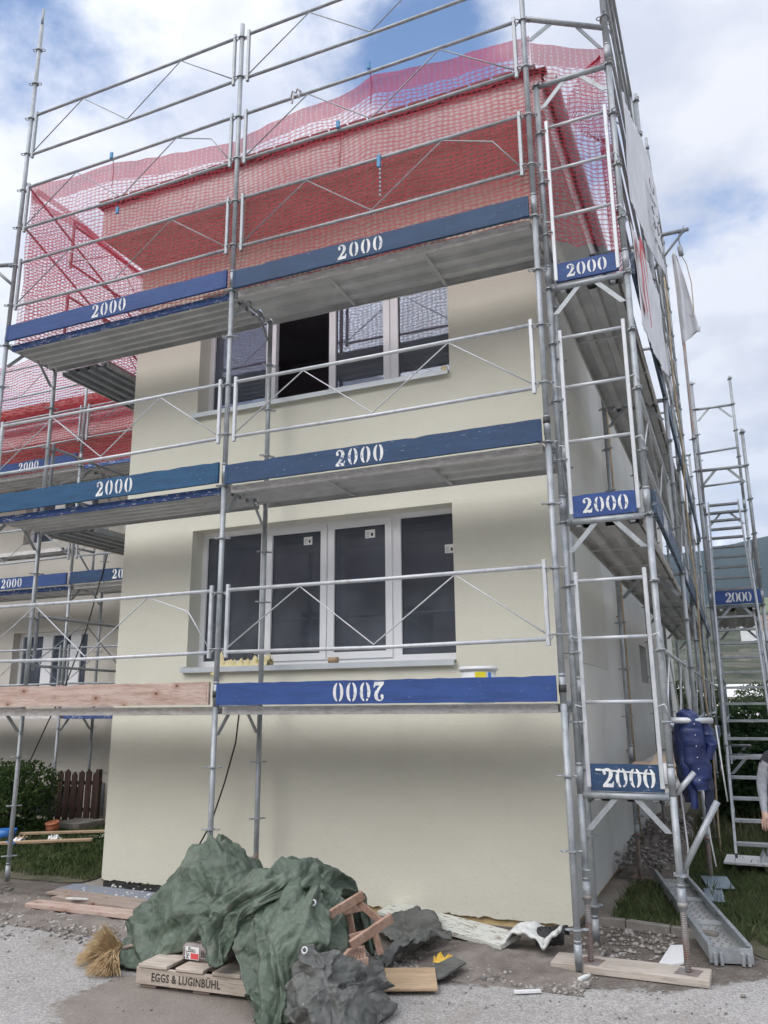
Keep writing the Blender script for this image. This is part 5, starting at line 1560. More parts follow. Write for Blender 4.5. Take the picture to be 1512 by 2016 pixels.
def person():
    root = empty('person', (1.545, 2.0, 0), 'person cut off by the right edge, dark top with one grey sleeved arm hanging', 'person')
    J = {'pel': ((.02, 0, .90), .15, .11), 'sp': ((.01, .0, 1.06), .14, .10), 'ch': ((-.0, 0, 1.24), .17, .12), 'nk': ((-.0, -.01, 1.42), .055, .055), 'hd0': ((-.0, -.03, 1.50), .075, .085), 'hd1': ((-.0, -.03, 1.60), .080, .095), 'hd2': ((-.0, -.02, 1.66), .05, .06),
         'sl': ((-.19, 0, 1.34), .065, .065), 'el': ((-.265, -.0, 1.10), .050, .050), 'wl': ((-.270, -.12, .90), .034, .030), 'pl': ((-.268, -.155, .84), .040, .022),
         'sr': ((.19, 0, 1.34), .065, .065), 'er': ((.25, -.05, 1.10), .050, .050), 'wr': ((.20, -.20, .98), .034, .030), 'pr': ((.18, -.26, .95), .040, .022),
         'hl': ((-.09, 0, .84), .095, .095), 'kl': ((-.11, -.02, .47), .062, .065), 'al': ((-.12, .03, .09), .042, .045), 'tl': ((-.13, -.13, .04), .042, .03),
         'hr': ((.11, 0, .84), .095, .095), 'kr': ((.13, -.02, .47), .062, .065), 'ar': ((.14, .03, .09), .042, .045), 'tr': ((.15, -.13, .04), .042, .03)}
    E = [('pel', 'sp'), ('sp', 'ch'), ('ch', 'nk'), ('nk', 'hd0'), ('hd0', 'hd1'), ('hd1', 'hd2'), ('ch', 'sl'), ('sl', 'el'), ('el', 'wl'), ('wl', 'pl'), ('ch', 'sr'), ('sr', 'er'), ('er', 'wr'), ('wr', 'pr'),
         ('pel', 'hl'), ('hl', 'kl'), ('kl', 'al'), ('al', 'tl'), ('pel', 'hr'), ('hr', 'kr'), ('kr', 'ar'), ('ar', 'tr')]
    for h, sg in (('pl', -1), ('pr', 1)):
        c = Vector(J[h][0])
        for k in range(4):
            o = Vector(((k - 1.5) * .019, 0, 0)); L = (.034, .040, .037, .028)[k]
            J[h + 'f%d' % k] = (tuple(c + o + Vector((0, -.018, -.040))), .0095, .0095); J[h + 'g%d' % k] = (tuple(c + o + Vector((0, -.022, -.040 - L))), .0085, .0085); J[h + 'k%d' % k] = (tuple(c + o + Vector((0, -.006, -.044 - L * 1.7))), .007, .007)
            E += [(h, h + 'f%d' % k), (h + 'f%d' % k, h + 'g%d' % k), (h + 'g%d' % k, h + 'k%d' % k)]
        J[h + 't0'] = (tuple(c + Vector((-sg * .040, -.02, -.005))), .011, .011); J[h + 't1'] = (tuple(c + Vector((-sg * .048, -.035, -.040))), .009, .009)
        E += [(h, h + 't0'), (h + 't0', h + 't1')]
    keys = list(J)
    me = bpy.data.meshes.new('body'); me.from_pydata([J[k][0] for k in keys], [(keys.index(a), keys.index(b)) for a, b in E], [])
    o = bpy.data.objects.new('body', me); C.objects.link(o)
    o.modifiers.new('skin', 'SKIN'); me_sv = me.skin_vertices[0].data
    for i, k in enumerate(keys):
        me_sv[i].radius = J[k][1:]
        me_sv[i].use_root = (k == 'pel')
    sb = o.modifiers.new('sub', 'SUBSURF'); sb.levels = 2; sb.render_levels = 2
    dg = bpy.context.evaluated_depsgraph_get(); m2 = bpy.data.meshes.new_from_object(o.evaluated_get(dg)); bpy.data.objects.remove(o)
    for m in ('dark_cloth', 'sleeve_grey', 'jeans', 'skin', 'seal'): m2.materials.append(M[m])
    for p in m2.polygons:
        c = p.center; i = 0
        if c.z < .10: i = 4
        elif c.z < .93 and abs(c.x) < .24 and c.y > -.15: i = 2
        elif c.z > 1.43: i = 3
        elif (abs(c.x) > .205 and c.z < 1.28) or (c.y < -.14 and c.z < 1.1): i = 1
        if (c.x < -.2 and c.z < .885) or (c.x > .1 and c.y < -.23 and c.z > .8): i = 3
        p.material_index = i; p.use_smooth = True
    m2.name = 'body'; ob = bpy.data.objects.new('body', m2); C.objects.link(ob); ob.parent = root
    b = MB(); bmesh.ops.create_uvsphere(b.bm, u_segments=20, v_segments=14, radius=.1)
    for v in b.bm.verts:
        v.co = Vector((v.co.x * .88, v.co.y * 1.02 + .005, v.co.z * 1.0 + 1.615 + (.03 if v.co.y < -.03 and v.co.z < .03 else 0)))
    b.build('hair', 'hair', root)
    b = MB(); b.tube([(0, -.115, 1.60), (0, -.138, 1.565), (0, -.118, 1.553)], .012, 8); b.build('nose', 'skin', root)
    for x in (-.032, .032):
        b = MB(); b.tube([(x, -.106, 1.60), (x, -.114, 1.60)], .011, 10); b.build('eye', 'ink', root)
        b = MB(); b.tube([(x * 2.5, -.02, 1.61), (x * 2.75, -.015, 1.58), (x * 2.5, -.02, 1.55)], .012, 8); b.build('ear', 'skin', root)
    b = MB(); b.tube([(-.025, -.108, 1.525), (0, -.115, 1.522), (.025, -.108, 1.525)], .006, 6); b.build('mouth', 'red_print', root)
person()

# ------------------------------------------------------------------ front pile
def pallet():
    root = empty('pallet', (-2.18, -1.33, .01), 'weathered wooden pallet stencilled EGGS & LUGINBÜHL under the tarpaulin', 'pallet', rz=R(3))
    b = MB()
    for i, (xa, xb) in enumerate(((-.42, -.20), (-.135, .07), (.135, .34), (.42, .60))):
        b2 = MB(); b2.box(xa, xb, .0, .80, .122, .144, bev=.004); b2.build('deck_board', 'wood_pallet', root)
    b2 = MB(); b2.box(-.44, .62, .012, .034, .022, .1215, bev=.003); b2.build('front_board', 'wood_pallet', root)
    for y in (.38, .72):
        b2 = MB(); b2.box(-.44, .62, y, y + .07, .022, .1215); b2.build('stringer', 'wood_pallet', root)
    for xa in (-.42, -.02, .45):
        b2 = MB(); b2.box(xa, xa + .12, .036, .78, .0, .0215); b2.build('base_board', 'wood_old', root)
    text(root, 'EGGS & LUGINB\u00dcHL', .068, (-.065, .0105, .048), (1, 0, 0), (0, 0, 1), 'ink_faded', 'stencil_lettering', 'CENTER', 1.08, .78, .0012)
    return root
pallet()
bg_ = empty('cement_bag', (-2.28, -1.10, .157), 'small grey paper cement bag printed Bau and MIT with a red square on the pallet', 'bag')
b = MB(); b.box(-.10, .22, -.10, .22, 0, .10, bev=.022); b.build('sack', 'bag_paper', bg_)
b = MB(); b.box(-.062, .045, -.1015, -.1002, .012, .088); b.build('print_panel', 'paper', bg_)
b = MB(); b.box(-.018, .042, -.1030, -.1018, .016, .050); b.build('red_square', 'red_print', bg_)
text(bg_, 'Bau', .044, (-.040, -.1025, .056), (1, 0, 0), (0, 0, 1), 'ink', xs=.9)
text(bg_, 'MIT', .034, (-.030, -.1025, .016), (0, 0, 1), (-1, 0, 0), 'ink', xs=.9)
text(bg_, 'mi', .06, (-.04, -.06, .1012), (1, 0, 0), (0, 1, 0), 'ink')
text(bg_, 'Bau', .05, (.06, -.1012, .035), (1, 0, 0), (0, 0, 1), 'ink')

def W_(px, py, y):
    """the place at depth y that lies in the direction of a measured point of the photograph"""
    o = Vector((1.18309, -6.03438, 1.76267)); d = fw * 1583.455 + r2 * (px - 756) - u2 * (py - 1008)
    return o + d * ((y - o.y) / d.y)
def crom(P, t):
    n = len(P) - 1; k = min(int(t * n), n - 1); f = t * n - k
    p1, p2 = P[k], P[k + 1]
    p0 = P[k - 1] if k > 0 else p1 * 2 - p2
    p3 = P[k + 2] if k + 2 <= n else p2 * 2 - p1
    return .5 * ((2 * p1) + (p2 - p0) * f + (2 * p0 - 5 * p1 + 4 * p2 - p3) * f * f + (3 * p1 - p0 - 3 * p2 + p3) * f ** 3)
def crease(x, y, sd_):
    d = noise.voronoi(Vector((x, y, sd_)))[0]
    return min(.5, d[1] - d[0])
def sheetpiece(rows, nu, nv, seed, fold, big, fine, fs=8.0, ft=1.6, slant=0.0, back=True):
    rows = [[W_(*p) for p in r] for r in rows]
    if back:
        r0 = rows[0]
        rows = [[Vector((p.x + .10, p.y + .42, max(.02, p.z * .15))) for p in r0], [Vector((p.x + .05, p.y + .24, max(.02, p.z * .82))) for p in r0]] + rows
    V = []; F = []
    def base(s, t):
        return crom([crom(r, s) for r in rows], t)
    for j in range(nv + 1):
        for i in range(nu + 1):
            s, t = i / nu, j / nv
            p = base(s, t)
            e = .004
            du = base(min(1, s + e), t) - base(max(0, s - e), t); dv = base(s, min(1, t + e)) - base(s, max(0, t - e))
            n_ = dv.cross(du)
            if n_.length > 1e-9: n_.normalize()
            if n_.y > 0 and j > nv * .35: n_ = -n_
            w = noise.noise(Vector((s * 3, t * 2.5, seed + 20))) * .35
            a_ = (s + slant * t) * fs + w * 3
            f1 = 1 - 2.2 * abs(noise.noise(Vector((a_, t * ft, seed))))
            f2 = 1 - 2.2 * abs(noise.noise(Vector((a_ * 2.3 + t * 2, t * ft * 2.2, seed + 4))))
            c_ = -(crease(s * 4.5 + w * 1.5, t * 3.2 + w, seed + 2) + .20 * crease(s * 10 + w, t * 8 + w * 2, seed + 3) + .08 * crease(s * 24, t * 19 + w * 2, seed + 6)) + .20
            d = fold * f1 + fold * .15 * f2 + big * noise.noise(Vector((s * 3.2, t * 2.6, seed + 9))) + fine * c_
            q = p + n_ * d
            q.x += .02 * noise.noise(Vector((s * 9, t * 9, seed + 1))) if 0 < t < 1 else .03 * noise.noise(Vector((s * 6, t * 5, seed + 7)))
            q.z = max(.014, q.z + (.05 * noise.noise(Vector((s * 7, 0, seed + 11))) if j == nv else 0))
            V.append(q)
    for j in range(nv):
        for i in range(nu):
            F.append((j * (nu + 1) + i, j * (nu + 1) + i + 1, (j + 1) * (nu + 1) + i + 1, (j + 1) * (nu + 1) + i))
    return V, F
def tarpobj(pieces, m, label):
    V = []; F = []
    for v, f in pieces:
        k = len(V); V += [tuple(q) for q in v]; F += [tuple(k + i for i in g) for g in f]
    me = bpy.data.meshes.new('tarpaulin'); me.from_pydata(V, [], F); me.polygons.foreach_set('use_smooth', [True] * len(me.polygons)); me.update(); me.materials.append(M[m])
    o = bpy.data.objects.new('tarpaulin', me); C.objects.link(o)
    t = o.modifiers.new('thickness', 'SOLIDIFY'); t.thickness = .005; t.offset = 0
    return tag(o, label, 'tarpaulin')
LR = [[(266, 1800, -.60), (330, 1738, -.64), (402, 1668, -.68), (440, 1666, -.68), (500, 1712, -.66), (560, 1745, -.6)],
      [(252, 1825, -.78), (318, 1772, -.84), (392, 1702, -.90), (450, 1700, -.90), (510, 1738, -.86), (560, 1790, -.8)],
      [(240, 1855, -.92), (296, 1830, -1.0), (372, 1780, -1.06), (436, 1775, -1.06), (490, 1780, -1.0), (540, 1800, -.95)],
      [(241, 1898, -1.02), (275, 1908, -1.10), (345, 1874, -1.13), (400, 1866, -1.13), (470, 1845, -1.08), (520, 1850, -1.05)]]
MR = [[(505, 1722, -.97), (545, 1700, -.97), (590, 1690, -.97), (630, 1707, -.92), (668, 1764, -.87)],
      [(452, 1752, -1.12), (500, 1738, -1.18), (550, 1735, -1.20), (600, 1740, -1.16), (664, 1782, -1.0)],
      [(400, 1788, -1.20), (430, 1783, -1.27), (465, 1786, -1.29), (500, 1786, -1.26), (540, 1792, -1.2)],
      [(394, 1826, -1.22), (414, 1835, -1.32), (440, 1838, -1.33), (464, 1832, -1.30), (486, 1822, -1.22)],
      [(412, 1882, -1.30), (420, 1899, -1.38), (429, 1905, -1.40), (440, 1890, -1.36), (455, 1868, -1.3)]]
RR = [[(560, 1702, -.84), (600, 1692, -.84), (640, 1715, -.80), (668, 1765, -.74)],
      [(488, 1790, -1.17), (560, 1764, -1.28), (620, 1766, -1.24), (673, 1794, -1.02)],
      [(470, 1830, -1.26), (540, 1830, -1.42), (612, 1835, -1.40), (690, 1850, -1.18)],
      [(467, 1890, -1.40), (530, 1900, -1.54), (592, 1890, -1.50), (684, 1880, -1.22)],
      [(488, 1950, -1.50), (530, 1960, -1.60), (590, 1950, -1.54), (645, 1920, -1.36)],
      [(480, 1972, -1.50), (518, 2022, -1.68), (575, 2010, -1.62), (612, 1965, -1.46)]]
tg = tarpobj([sheetpiece(LR, 130, 110, 3, .026, .05, .15, 4, .9, -.45), sheetpiece(MR, 90, 90, 6, .020, .02, .10, 3.2, .9, .4, back=False), sheetpiece(RR, 100, 130, 9, .022, .05, .15, 3.2, 1.2, .15)],
             'tarp_green', 'big crumpled green tarpaulin heaped over the pallet and the things on it')
GR = [[(580, 1900, -1.52), (604, 1866, -1.56), (650, 1878, -1.42), (700, 1902, -1.18)],
      [(568, 1940, -1.58), (615, 1908, -1.62), (668, 1912, -1.46), (745, 1900, -1.10)],
      [(574, 1985, -1.62), (622, 1950, -1.68), (685, 1938, -1.50), (756, 1925, -1.12)],
      [(590, 2028, -1.66), (640, 1990, -1.72), (705, 1962, -1.52), (768, 1962, -1.12)],
      [(600, 2062, -1.72), (660, 2052, -1.78), (725, 2026, -1.52), (775, 1992, -1.16)]]
tg2 = tarpobj([sheetpiece(GR, 110, 100, 14, .022, .05, .085, 2.6, 1.4, .6, back=False)], 'tarp_grey', 'crumpled dark grey tarpaulin with eyelets at the foot of the green one')
def eyelet(x, y, z, par=None, nrm=(0, -1, .3)):
    b = MB(); n = Vector(nrm).normalized(); a = n.orthogonal().normalized(); c = n.cross(a)
    b.tube([Vector((x, y, z)) + (a * math.cos(2 * math.pi * k / 12) + c * math.sin(2 * math.pi * k / 12)) * .016 for k in range(13)], .0055, 6, caps=False)
    o = b.build('eyelet', 'steel_bright', par)
    return o
for e in ((603, 1869, -1.60), (761, 1990, -1.20), (620, 1776, -1.30)):
    p = W_(*e); o = eyelet(p.x, p.y - .02, max(p.z, .05), tg2 if e[0] != 620 else tg)
def drape(name, pts, m, label, th=.004, nu=30, nv=20, amp=.03, seed=0):
    A, B_, C_, D_ = [Vector(p) for p in pts]
    def f(s, t):
        p = A.lerp(B_, s).lerp(D_.lerp(C_, s), t)
        p = p + Vector((noise.noise(Vector((s * 3, t * 3, seed + 5))) * .05, noise.noise(Vector((s * 3, t * 3, seed + 8))) * .05, 0))
        return (p.x, p.y, max(.012, p.z + amp * (noise.noise(Vector((s * 4, t * 3, seed))) + .5 * abs(noise.noise(Vector((s * 9, t * 7, seed + 2)))))))
    return tag(surf(name, f, nu, nv, m, None, None, solid=th), label, 'tarpaulin')
drape('tarpaulin', ((-1.75, .35, .10), (-1.25, -.05, .05), (-.98, .22, .13), (-1.45, .80, .14)), 'tarp_grey', 'flat dark grey tarpaulin piece behind the chair against the wall', amp=.05, seed=3)
drape('tarpaulin', ((-1.32, -.50, .03), (-1.05, -.30, .16), (-.92, .05, .17), (-1.30, -.02, .10)), 'tarp_grey', 'small twisted end of dark tarpaulin right of the chair', amp=.09, seed=13)

# folding chair lying on its back
ch = empty('chair', (-1.28, -.62, 0), 'wooden folding garden chair tipped over on the tarpaulin', 'chair')
CO = Vector((-1.28, -.62, 0))
def plank2(name, a, c, w, th, up_, m, par, org):
    a = Vector(a); c = Vector(c); d = (c - a).normalized(); u_ = Vector(up_); u_ = (u_ - d * u_.dot(d)).normalized(); n_ = d.cross(u_)
    b = MB()
    v = [b.bm.verts.new(p + u_ * w * s + n_ * th * q) for p in (a, c) for s in (-.5, .5) for q in (-.5, .5)]
    for f in ((0, 1, 3, 2), (4, 6, 7, 5), (0, 4, 5, 1), (2, 3, 7, 6), (0, 2, 6, 4), (1, 5, 7, 3)): b.bm.faces.new([v[i] for i in f])
    bmesh.ops.bevel(b.bm, geom=b.bm.edges[:], offset=.003, segments=1, affect='EDGES')
    return b.build(name, m, par, org)
cz = lambda u, v, y: tuple(W_(u, v, y))
plank2('armrest', cz(648, 1802, -1.22), cz(716, 1761, -1.12), .055, .022, (0, -.3, 1), 'wood_chair', ch, CO)
plank2('armrest', cz(690, 1862, -1.30), cz(772, 1806, -1.10), .060, .022, (0, -.3, 1), 'wood_chair', ch, CO)
plank2('leg', cz(698, 1770, -1.12), cz(752, 1816, -1.08), .042, .022, (.5, 0, 1), 'wood_chair', ch, CO)
plank2('crossbar', cz(652, 1799, -1.18), cz(712, 1786, -1.0), .045, .02, (0, 0, 1), 'wood_chair', ch, CO)
plank2('leg', cz(687, 1795, -1.06), cz(694, 1838, -1.06), .042, .02, (1, 0, 0), 'wood_chair', ch, CO)
plank2('leg', cz(738, 1835, -1.08), cz(750, 1880, -1.08), .040, .02, (1, 0, 0), 'wood_chair', ch, CO)
plank2('seat_rail', cz(688, 1847, -1.18), cz(742, 1831, -1.08), .040, .02, (0, 0, 1), 'wood_chair', ch, CO)
plank2('seat_rail', cz(652, 1907, -1.44), cz(724, 1892, -1.22), .045, .022, (0, 0, 1), 'wood_chair', ch, CO)
for k in range(8):
    t = k / 7
    a = Vector(cz(660, 1901, -1.43)).lerp(Vector(cz(718, 1889, -1.23)), t) 
    c = Vector(cz(688, 1868, -1.32)).lerp(Vector(cz(714, 1862, -1.16)), t)
    plank2('slat', a, c, .022, .010, (1, 0, 0), 'wood_chair', ch, CO)

# broom
br = empty('broom', (-3.05, -.98, 0.02), 'straw broom head fanned out on the ground at the left foot of the green tarpaulin', 'broom')
rng = random.Random(4)
b = MB()
hub = W_(235, 1868, -1.0) - Vector(br.location)
for k in range(620):
    u_ = rng.random(); a = rng.random()
    if u_ < .62:
        px, py = 150 + 60 * a ** 1.3 + rng.uniform(-6, 6), 1905 - 85 * a + rng.uniform(-12, 12)
        e = Vector(W_(px, py, -1.08 + rng.uniform(-.12, .12)))
    else:
        px, py = 166 + 40 * a + rng.uniform(-8, 8), 1928 + rng.uniform(-14, 8)
        e = Vector(W_(px, py, -1.25 + rng.uniform(-.08, .08)))
    e = e - Vector(br.location); e.z = max(e.z, .0)
    h0 = hub + Vector((rng.uniform(-.02, .015), rng.uniform(-.03, .03), rng.uniform(-.06, .03)))
    mid = h0.lerp(e, .55) + Vector((rng.uniform(-.02, .02), rng.uniform(-.02, .02), rng.uniform(-.01, .04)))
    b.tube([h0, mid, e], [.0026, .0022, .0009], 4, caps=False)
b.build('bristles', 'straw', br)
b = MB()
for k in range(150):
    px, py = rng.uniform(186, 238), rng.uniform(1885, 1932)
    e = Vector(W_(px, py, -1.22 + rng.uniform(-.06, .06))) - Vector(br.location); e.z = max(e.z, 0)
    h0 = hub + Vector((rng.uniform(-.01, .01), rng.uniform(-.04, .0), rng.uniform(-.09, .0)))
    b.tube([h0, h0.lerp(e, .5) + Vector((0, -.02, .02)), e], [.004, .0035, .002], 4, caps=False)
b.build('bundle', 'straw', br)
b = MB(); b.tube([hub + Vector((0, .0, 0)), hub + Vector((.45, .25, .10))], .013, 8); b.build('handle', 'wood_old', br)

# planks at left
def plank(name, a, c, w, th, m, label, cat='plank', z=.03, grp='planks lying in front of the left wall end', roll=0.0):
    A, B_ = Vector((a[0], a[1], z)), Vector((c[0], c[1], z))
    mid = (A + B_) / 2; L = (B_ - A).length
    o = MB(); o.box(-L / 2, L / 2, -w / 2, w / 2, 0, th, bev=.003)
    ob = o.build(name, m); ob.location = mid; ob.rotation_euler = (roll, (a[2] if len(a) > 2 else 0), math.atan2(B_.y - A.y, B_.x - A.x))
    return tag(ob, label, cat, grp)
plank('plank', (-4.95, .02), (-3.60, .02), .17, .035, 'wood_board', 'long bare plank nearest the road left of the green tarpaulin', z=.035)
plank('plank', (-4.90, .30), (-3.45, .22), .20, .03, 'wood_old', 'second weathered plank lying just behind the front one', z=.045)
plank('plank', (-5.2, .52), (-3.6, .42), .18, .02, 'wood_old', 'dirty plank between the front planks and the blue-grey boarding', z=.03)
plank('boarding', (-5.25, .74), (-3.2, .66), .26, .015, 'peeling_blue', 'blue-grey flaking board lying along the foot of the wall', 'board', z=.03)
plank('plank', (-7.75, 1.0), (-6.9, .75), .16, .03, 'wood_old', 'short plank at the left picture edge by the post foot', z=.03)
plank('board', (-1.80, .93), (-.55, .32), .24, .035, 'peeling_white', 'white painted board with peeling paint along the foot of the wall', 'board', z=.06, grp=None, roll=.18)
plank('board', (-1.22, -.80), (-.80, -.62), .30, .018, 'wood_ply', 'square brown board half under the dark tarpaulin', 'board', z=.05, grp=None, roll=.12)
b = MB(); b.poly([(0, 0), (.14, .16), (.22, .42), (.10, .50), (-.02, .2)], .012, ((-.92, -.72, .03), (1, 0, 0), (0, 1, .1), (0, 0, 1))); tag(b.build('board', 'tarp_grey'), 'dark slate-like scrap at the right edge of the brown board', 'scrap')
def foamf(s, t):
    x = -.62 + .44 * s; y = .60 - .32 * t - .12 * s
    z = .05 + .09 * abs(math.sin(s * 4.2)) + .03 * noise.noise(Vector((s * 7, t * 5, 1))) + .05 * s
    return (x, y, z)
tag(surf('insulation_scrap', foamf, 40, 16, 'styro', None, None, solid=.02), 'curled strip of white insulation at the foot of the corner', 'insulation')
def foam2(s, t):
    a = t * 3.4
    return (-.36 + .20 * s, .38 + .10 * math.cos(a) + .05 * s, .09 + .075 * math.sin(a) + .02 * s + .012 * noise.noise(Vector((s * 14, t * 14, 1))))
tag(surf('mesh_roll', foam2, 30, 20, 'bitumen', None, None, solid=.01), 'dark rolled matting beside the curled insulation', 'matting')
crumple('leaf', -.88, -.22, .05, .14, .10, .05, 'leaf_yellow', 'yellow and tan scrap on the dirt right of the chair', 'scrap', 3, 8, 6)
for i, (x, y, L, a, m, lab) in enumerate(((-.23, -.52, .17, .5, 'plastic_white', 'white splinter on the road left of the sole plank'), (-4.55, .16, .22, .2, 'styro', 'pale scrap lying on the front planks'), (.05, -.12, .10, 1.2, 'styro', 'pale chip in front of the sole plank'))):
    b = MB(); b.box(x - L / 2, x + L / 2, y - .015, y + .015, .09 if i == 1 else .016, (.10 if i == 1 else .03), rot=Matrix.Rotation(a, 3, 'Z')); tag(b.build('scrap', m), lab, 'scrap')
# pole poking out of the tarp
b = MB(); b.tube([W_(470, 1705, -.35), W_(505, 1686, -.05)], .02, 10); tag(b.build('pole', 'wood_old'), 'wooden pole end poking out behind the green tarpaulin', 'pole')

# stones and rubble (countless)
def rubble(name, n, fn, s0, s1, m, seed):
    rg = random.Random(seed); V = []; F = []
    base = [(1, 0, 0), (-1, 0, 0), (0, 1, 0), (0, -1, 0), (0, 0, 1), (0, 0, -1)]
    fc = [(0, 2, 4), (2, 1, 4), (1, 3, 4), (3, 0, 4), (2, 0, 5), (1, 2, 5), (3, 1, 5), (0, 3, 5)]
    for k in range(n):
        x, y, z0 = fn(rg)
        s = s0 + (s1 - s0) * rg.random() ** 3; a = rg.uniform(0, 6.28)
        q = Matrix.Rotation(a, 3, 'Z') @ Matrix.Rotation(rg.uniform(-.6, .6), 3, 'X')
        i0 = len(V)
        for p in base:
            v = q @ Vector((p[0] * rg.uniform(.7, 1.3), p[1] * rg.uniform(.5, 1.0), p[2] * rg.uniform(.35, .7))) * s
            V.append((x + v.x, y + v.y, z0 + v.z + s * .2))
        F += [tuple(i0 + i for i in f) for f in fc]
    return tag(npmesh(name, V, F, m), kind='stuff')
def reg_left(r):
    t = r.random(); x = -6.2 + 3.4 * t; return (x, (.10 - .50 * t) + r.gauss(0, .20), .01)
rubble('gravel', 2600, reg_left, .007, .044, 'stone', 3)
def reg_front(r):
    x = r.uniform(-1.3, .1); return (x, -.1 + .35 * (-x) * .2 + abs(r.gauss(0, .30)) - .35, .01)
rubble('gravel', 1300, reg_front, .005, .028, 'stone', 4)
rubble('gravel', 1500, lambda r: (r.uniform(-5.5, 1.3), r.uniform(-.9, .95) - .1, .011), .003, .014, 'stone', 14)
rubble('gravel', 420, lambda r: (r.uniform(-.15, .55), r.uniform(.35, 1.25), .01), .006, .036, 'stone', 5)
rubble('gravel', 500, lambda r: (r.uniform(-4.5, 1.4), -.2 - abs(r.gauss(0, 1.0)) - .5, .012), .003, .012, 'stone', 6)
rubble('gravel', 60, lambda r: (r.uniform(-1, 1.2), r.uniform(-1.6, .1), .012), .006, .022, 'stone', 16)
rubble('gravel', 220, lambda r: (r.uniform(-5, -3.2), .55 + r.gauss(0, .22), .04), .006, .03, 'styro', 7)
def mound(x0, x1, y0, y1, h, name, m, seed):
    def f(s, t):
        x = x0 + (x1 - x0) * s; y = y0 + (y1 - y0) * t
        e = math.sin(math.pi * s) ** .6 * math.sin(math.pi * t) ** .6
        return (x, y, .005 + h * e * (.6 + .5 * noise.noise(Vector((x * 3, y * 2, seed))) + .4 * noise.noise(Vector((x * 12, y * 9, seed)))))
    return tag(surf(name, f, 50, 50, m), kind='structure')
mound(-.22, .45, 3.3, 7.5, .30, 'soil', 'dirt', 2)
rubble('gravel', 900, lambda r: (r.uniform(-.2, .40), r.uniform(3.2, 7.2), .10 + .12 * r.random()), .01, .05, 'stone', 8)
mound(-6.4, -3.0, -.5, .45, .05, 'soil', 'dirt', 5)
mound(-1.25, .1, -.45, .6, .05, 'soil', 'dirt', 6)
b_ = rubble('gravel', 160, lambda r: (lambda t: (-8.0 + 1.5 * t, 3.3 + .4 * t * 1.0 + r.gauss(0, .08), .03))(r.random()), .01, .04, 'styro', 9)

# ------------------------------------------------------------------ plants, hedge, fence, left clutter
scatter_blades('grass', 30000, (-12, -5.35, 1.1, 4.5, lambda x, y: y > 1.15 + max(0, (-6.2 - x)) * .12 + .12 * noise.noise(Vector((x * 2, y, 0)))), .03, .085, .007, 'grass', 21, .9, -.45)
scatter_blades('ground_cover', 9000, (-12, -5.5, 1.4, 4.4, lambda x, y: True), .03, .08, .02, 'leaves', 24, .9, -.1)
scatter_blades('ground_cover', 5000, (0.1, 2.6, 1.4, 6, lambda x, y: (x > .45 or y < 3) and not (abs((x - .64) * .975 + (y - 1.9) * .223) < .16 and abs(y - 1.9) < 1.36)), .02, .06, .016, 'grass_dry', 25, .9, -.1)
scatter_blades('weeds', 900, (0.2, 2.4, 1.5, 5, lambda x, y: not (abs((x - .64) * .975 + (y - 1.9) * .223) < .18 and abs(y - 1.9) < 1.4)), .10, .20, .006, 'grass', 26, .6, 0.0)
scatter_blades('grass', 34000, (0.0, 2.6, .7, 9, lambda x, y: y > 1.42 - .25 * x + .10 * noise.noise(Vector((x * 5, y * 5, 0))) and not (x < .45 + .1 * noise.noise(Vector((y, 2, 2))) and y > 3.0) and not (abs((x - .64) * .975 + (y - 1.9) * .223) < .16 and abs(y - 1.9) < 1.36)), .025, .10, .006, 'grass', 22, .9, -.5)
scatter_blades('grass', 9000, (0.4, 4.6, 5, 22, lambda x, y: True), .08, .3, .012, 'grass_dry', 23, .5, -.6)
hl = [(-2.2 + .45 * k, .06 * (k % 2), z_, .48, .40, .36) for k in range(11) for z_ in (.36, .66 + .04 * (k % 3))]
bush('hedge', 'dark clipped green hedge in front of the left house plinth', 'hedge', (-10.9, 3.35, 0), hl, 26000, .034, 'leaves', 5, 5)
fe = empty('picket_fence', (-8.5, 4.3, 0), 'short dark brown picket fence at the right end of the hedge', 'fence')
for k in range(7):
    x = -8.98 + k * .115
    b = MB(); h = .82 + .02 * (k % 3); b.poly([(0, .05), (.085, .05), (.085, h - .05), (.043, h), (0, h - .05)], .02, ((x + 8.5, -.02 + .06 * k * .5 - .1, 0), (1, .25, 0), (0, 0, 1), (0, -1, 0))); b.build('picket', 'wood_fence', fe)
for z in (.22, .62):
    b = MB(); b.box(-.5, .34, -.0, .03, z, z + .06, rot=Matrix.Rotation(.24, 3, 'Z')); b.build('rail', 'wood_fence', fe)
b = MB(); b.box(.30, .37, .0, .07, 0, .86); b.build('post', 'wood_fence', fe)
b = MB(); b.box(-8.5, -8.0, 3.8, 4.35, 0, .13, bev=.01); tag(b.build('stone_step', 'curb'), 'low stone step at the foot of the picket fence', 'step')
pt = empty('flower_pot', (-8.15, 3.45, .02), 'round terracotta pot lying in the grass before the hedge', 'pot')
b = MB(); b.tube([(0, 0, .02), (0, -.01, .06), (.01, -.02, .12), (.01, -.03, .155)], [.05, .085, .095, .09], 16); b.build('body', 'terracotta', pt)
b = MB(); b.tube([(.01, -.028, .15), (.01, -.034, .175)], .10, 16); b.build('rim', 'terracotta', pt)
b = MB(); b.tube([(-8.4, 2.85, .02), (-8.4, 2.85, .16)], [.10, .14], 18, caps=True); tag(b.build('tub', 'plastic_blue'), 'blue plastic tub at the left picture edge', 'tub')
b = MB(); b.tube([(-8.4, 2.85, .155), (-8.4, 2.85, .17)], .15, 18); b.bm.free(); b.bm = bmesh.new()
b.bm.free()
plank('plank', (-8.0, 2.2), (-6.95, 2.95), .12, .03, 'wood_ply', 'narrow plank in the grass, lower of two near the pot', z=.07, grp='planks in the left grass')
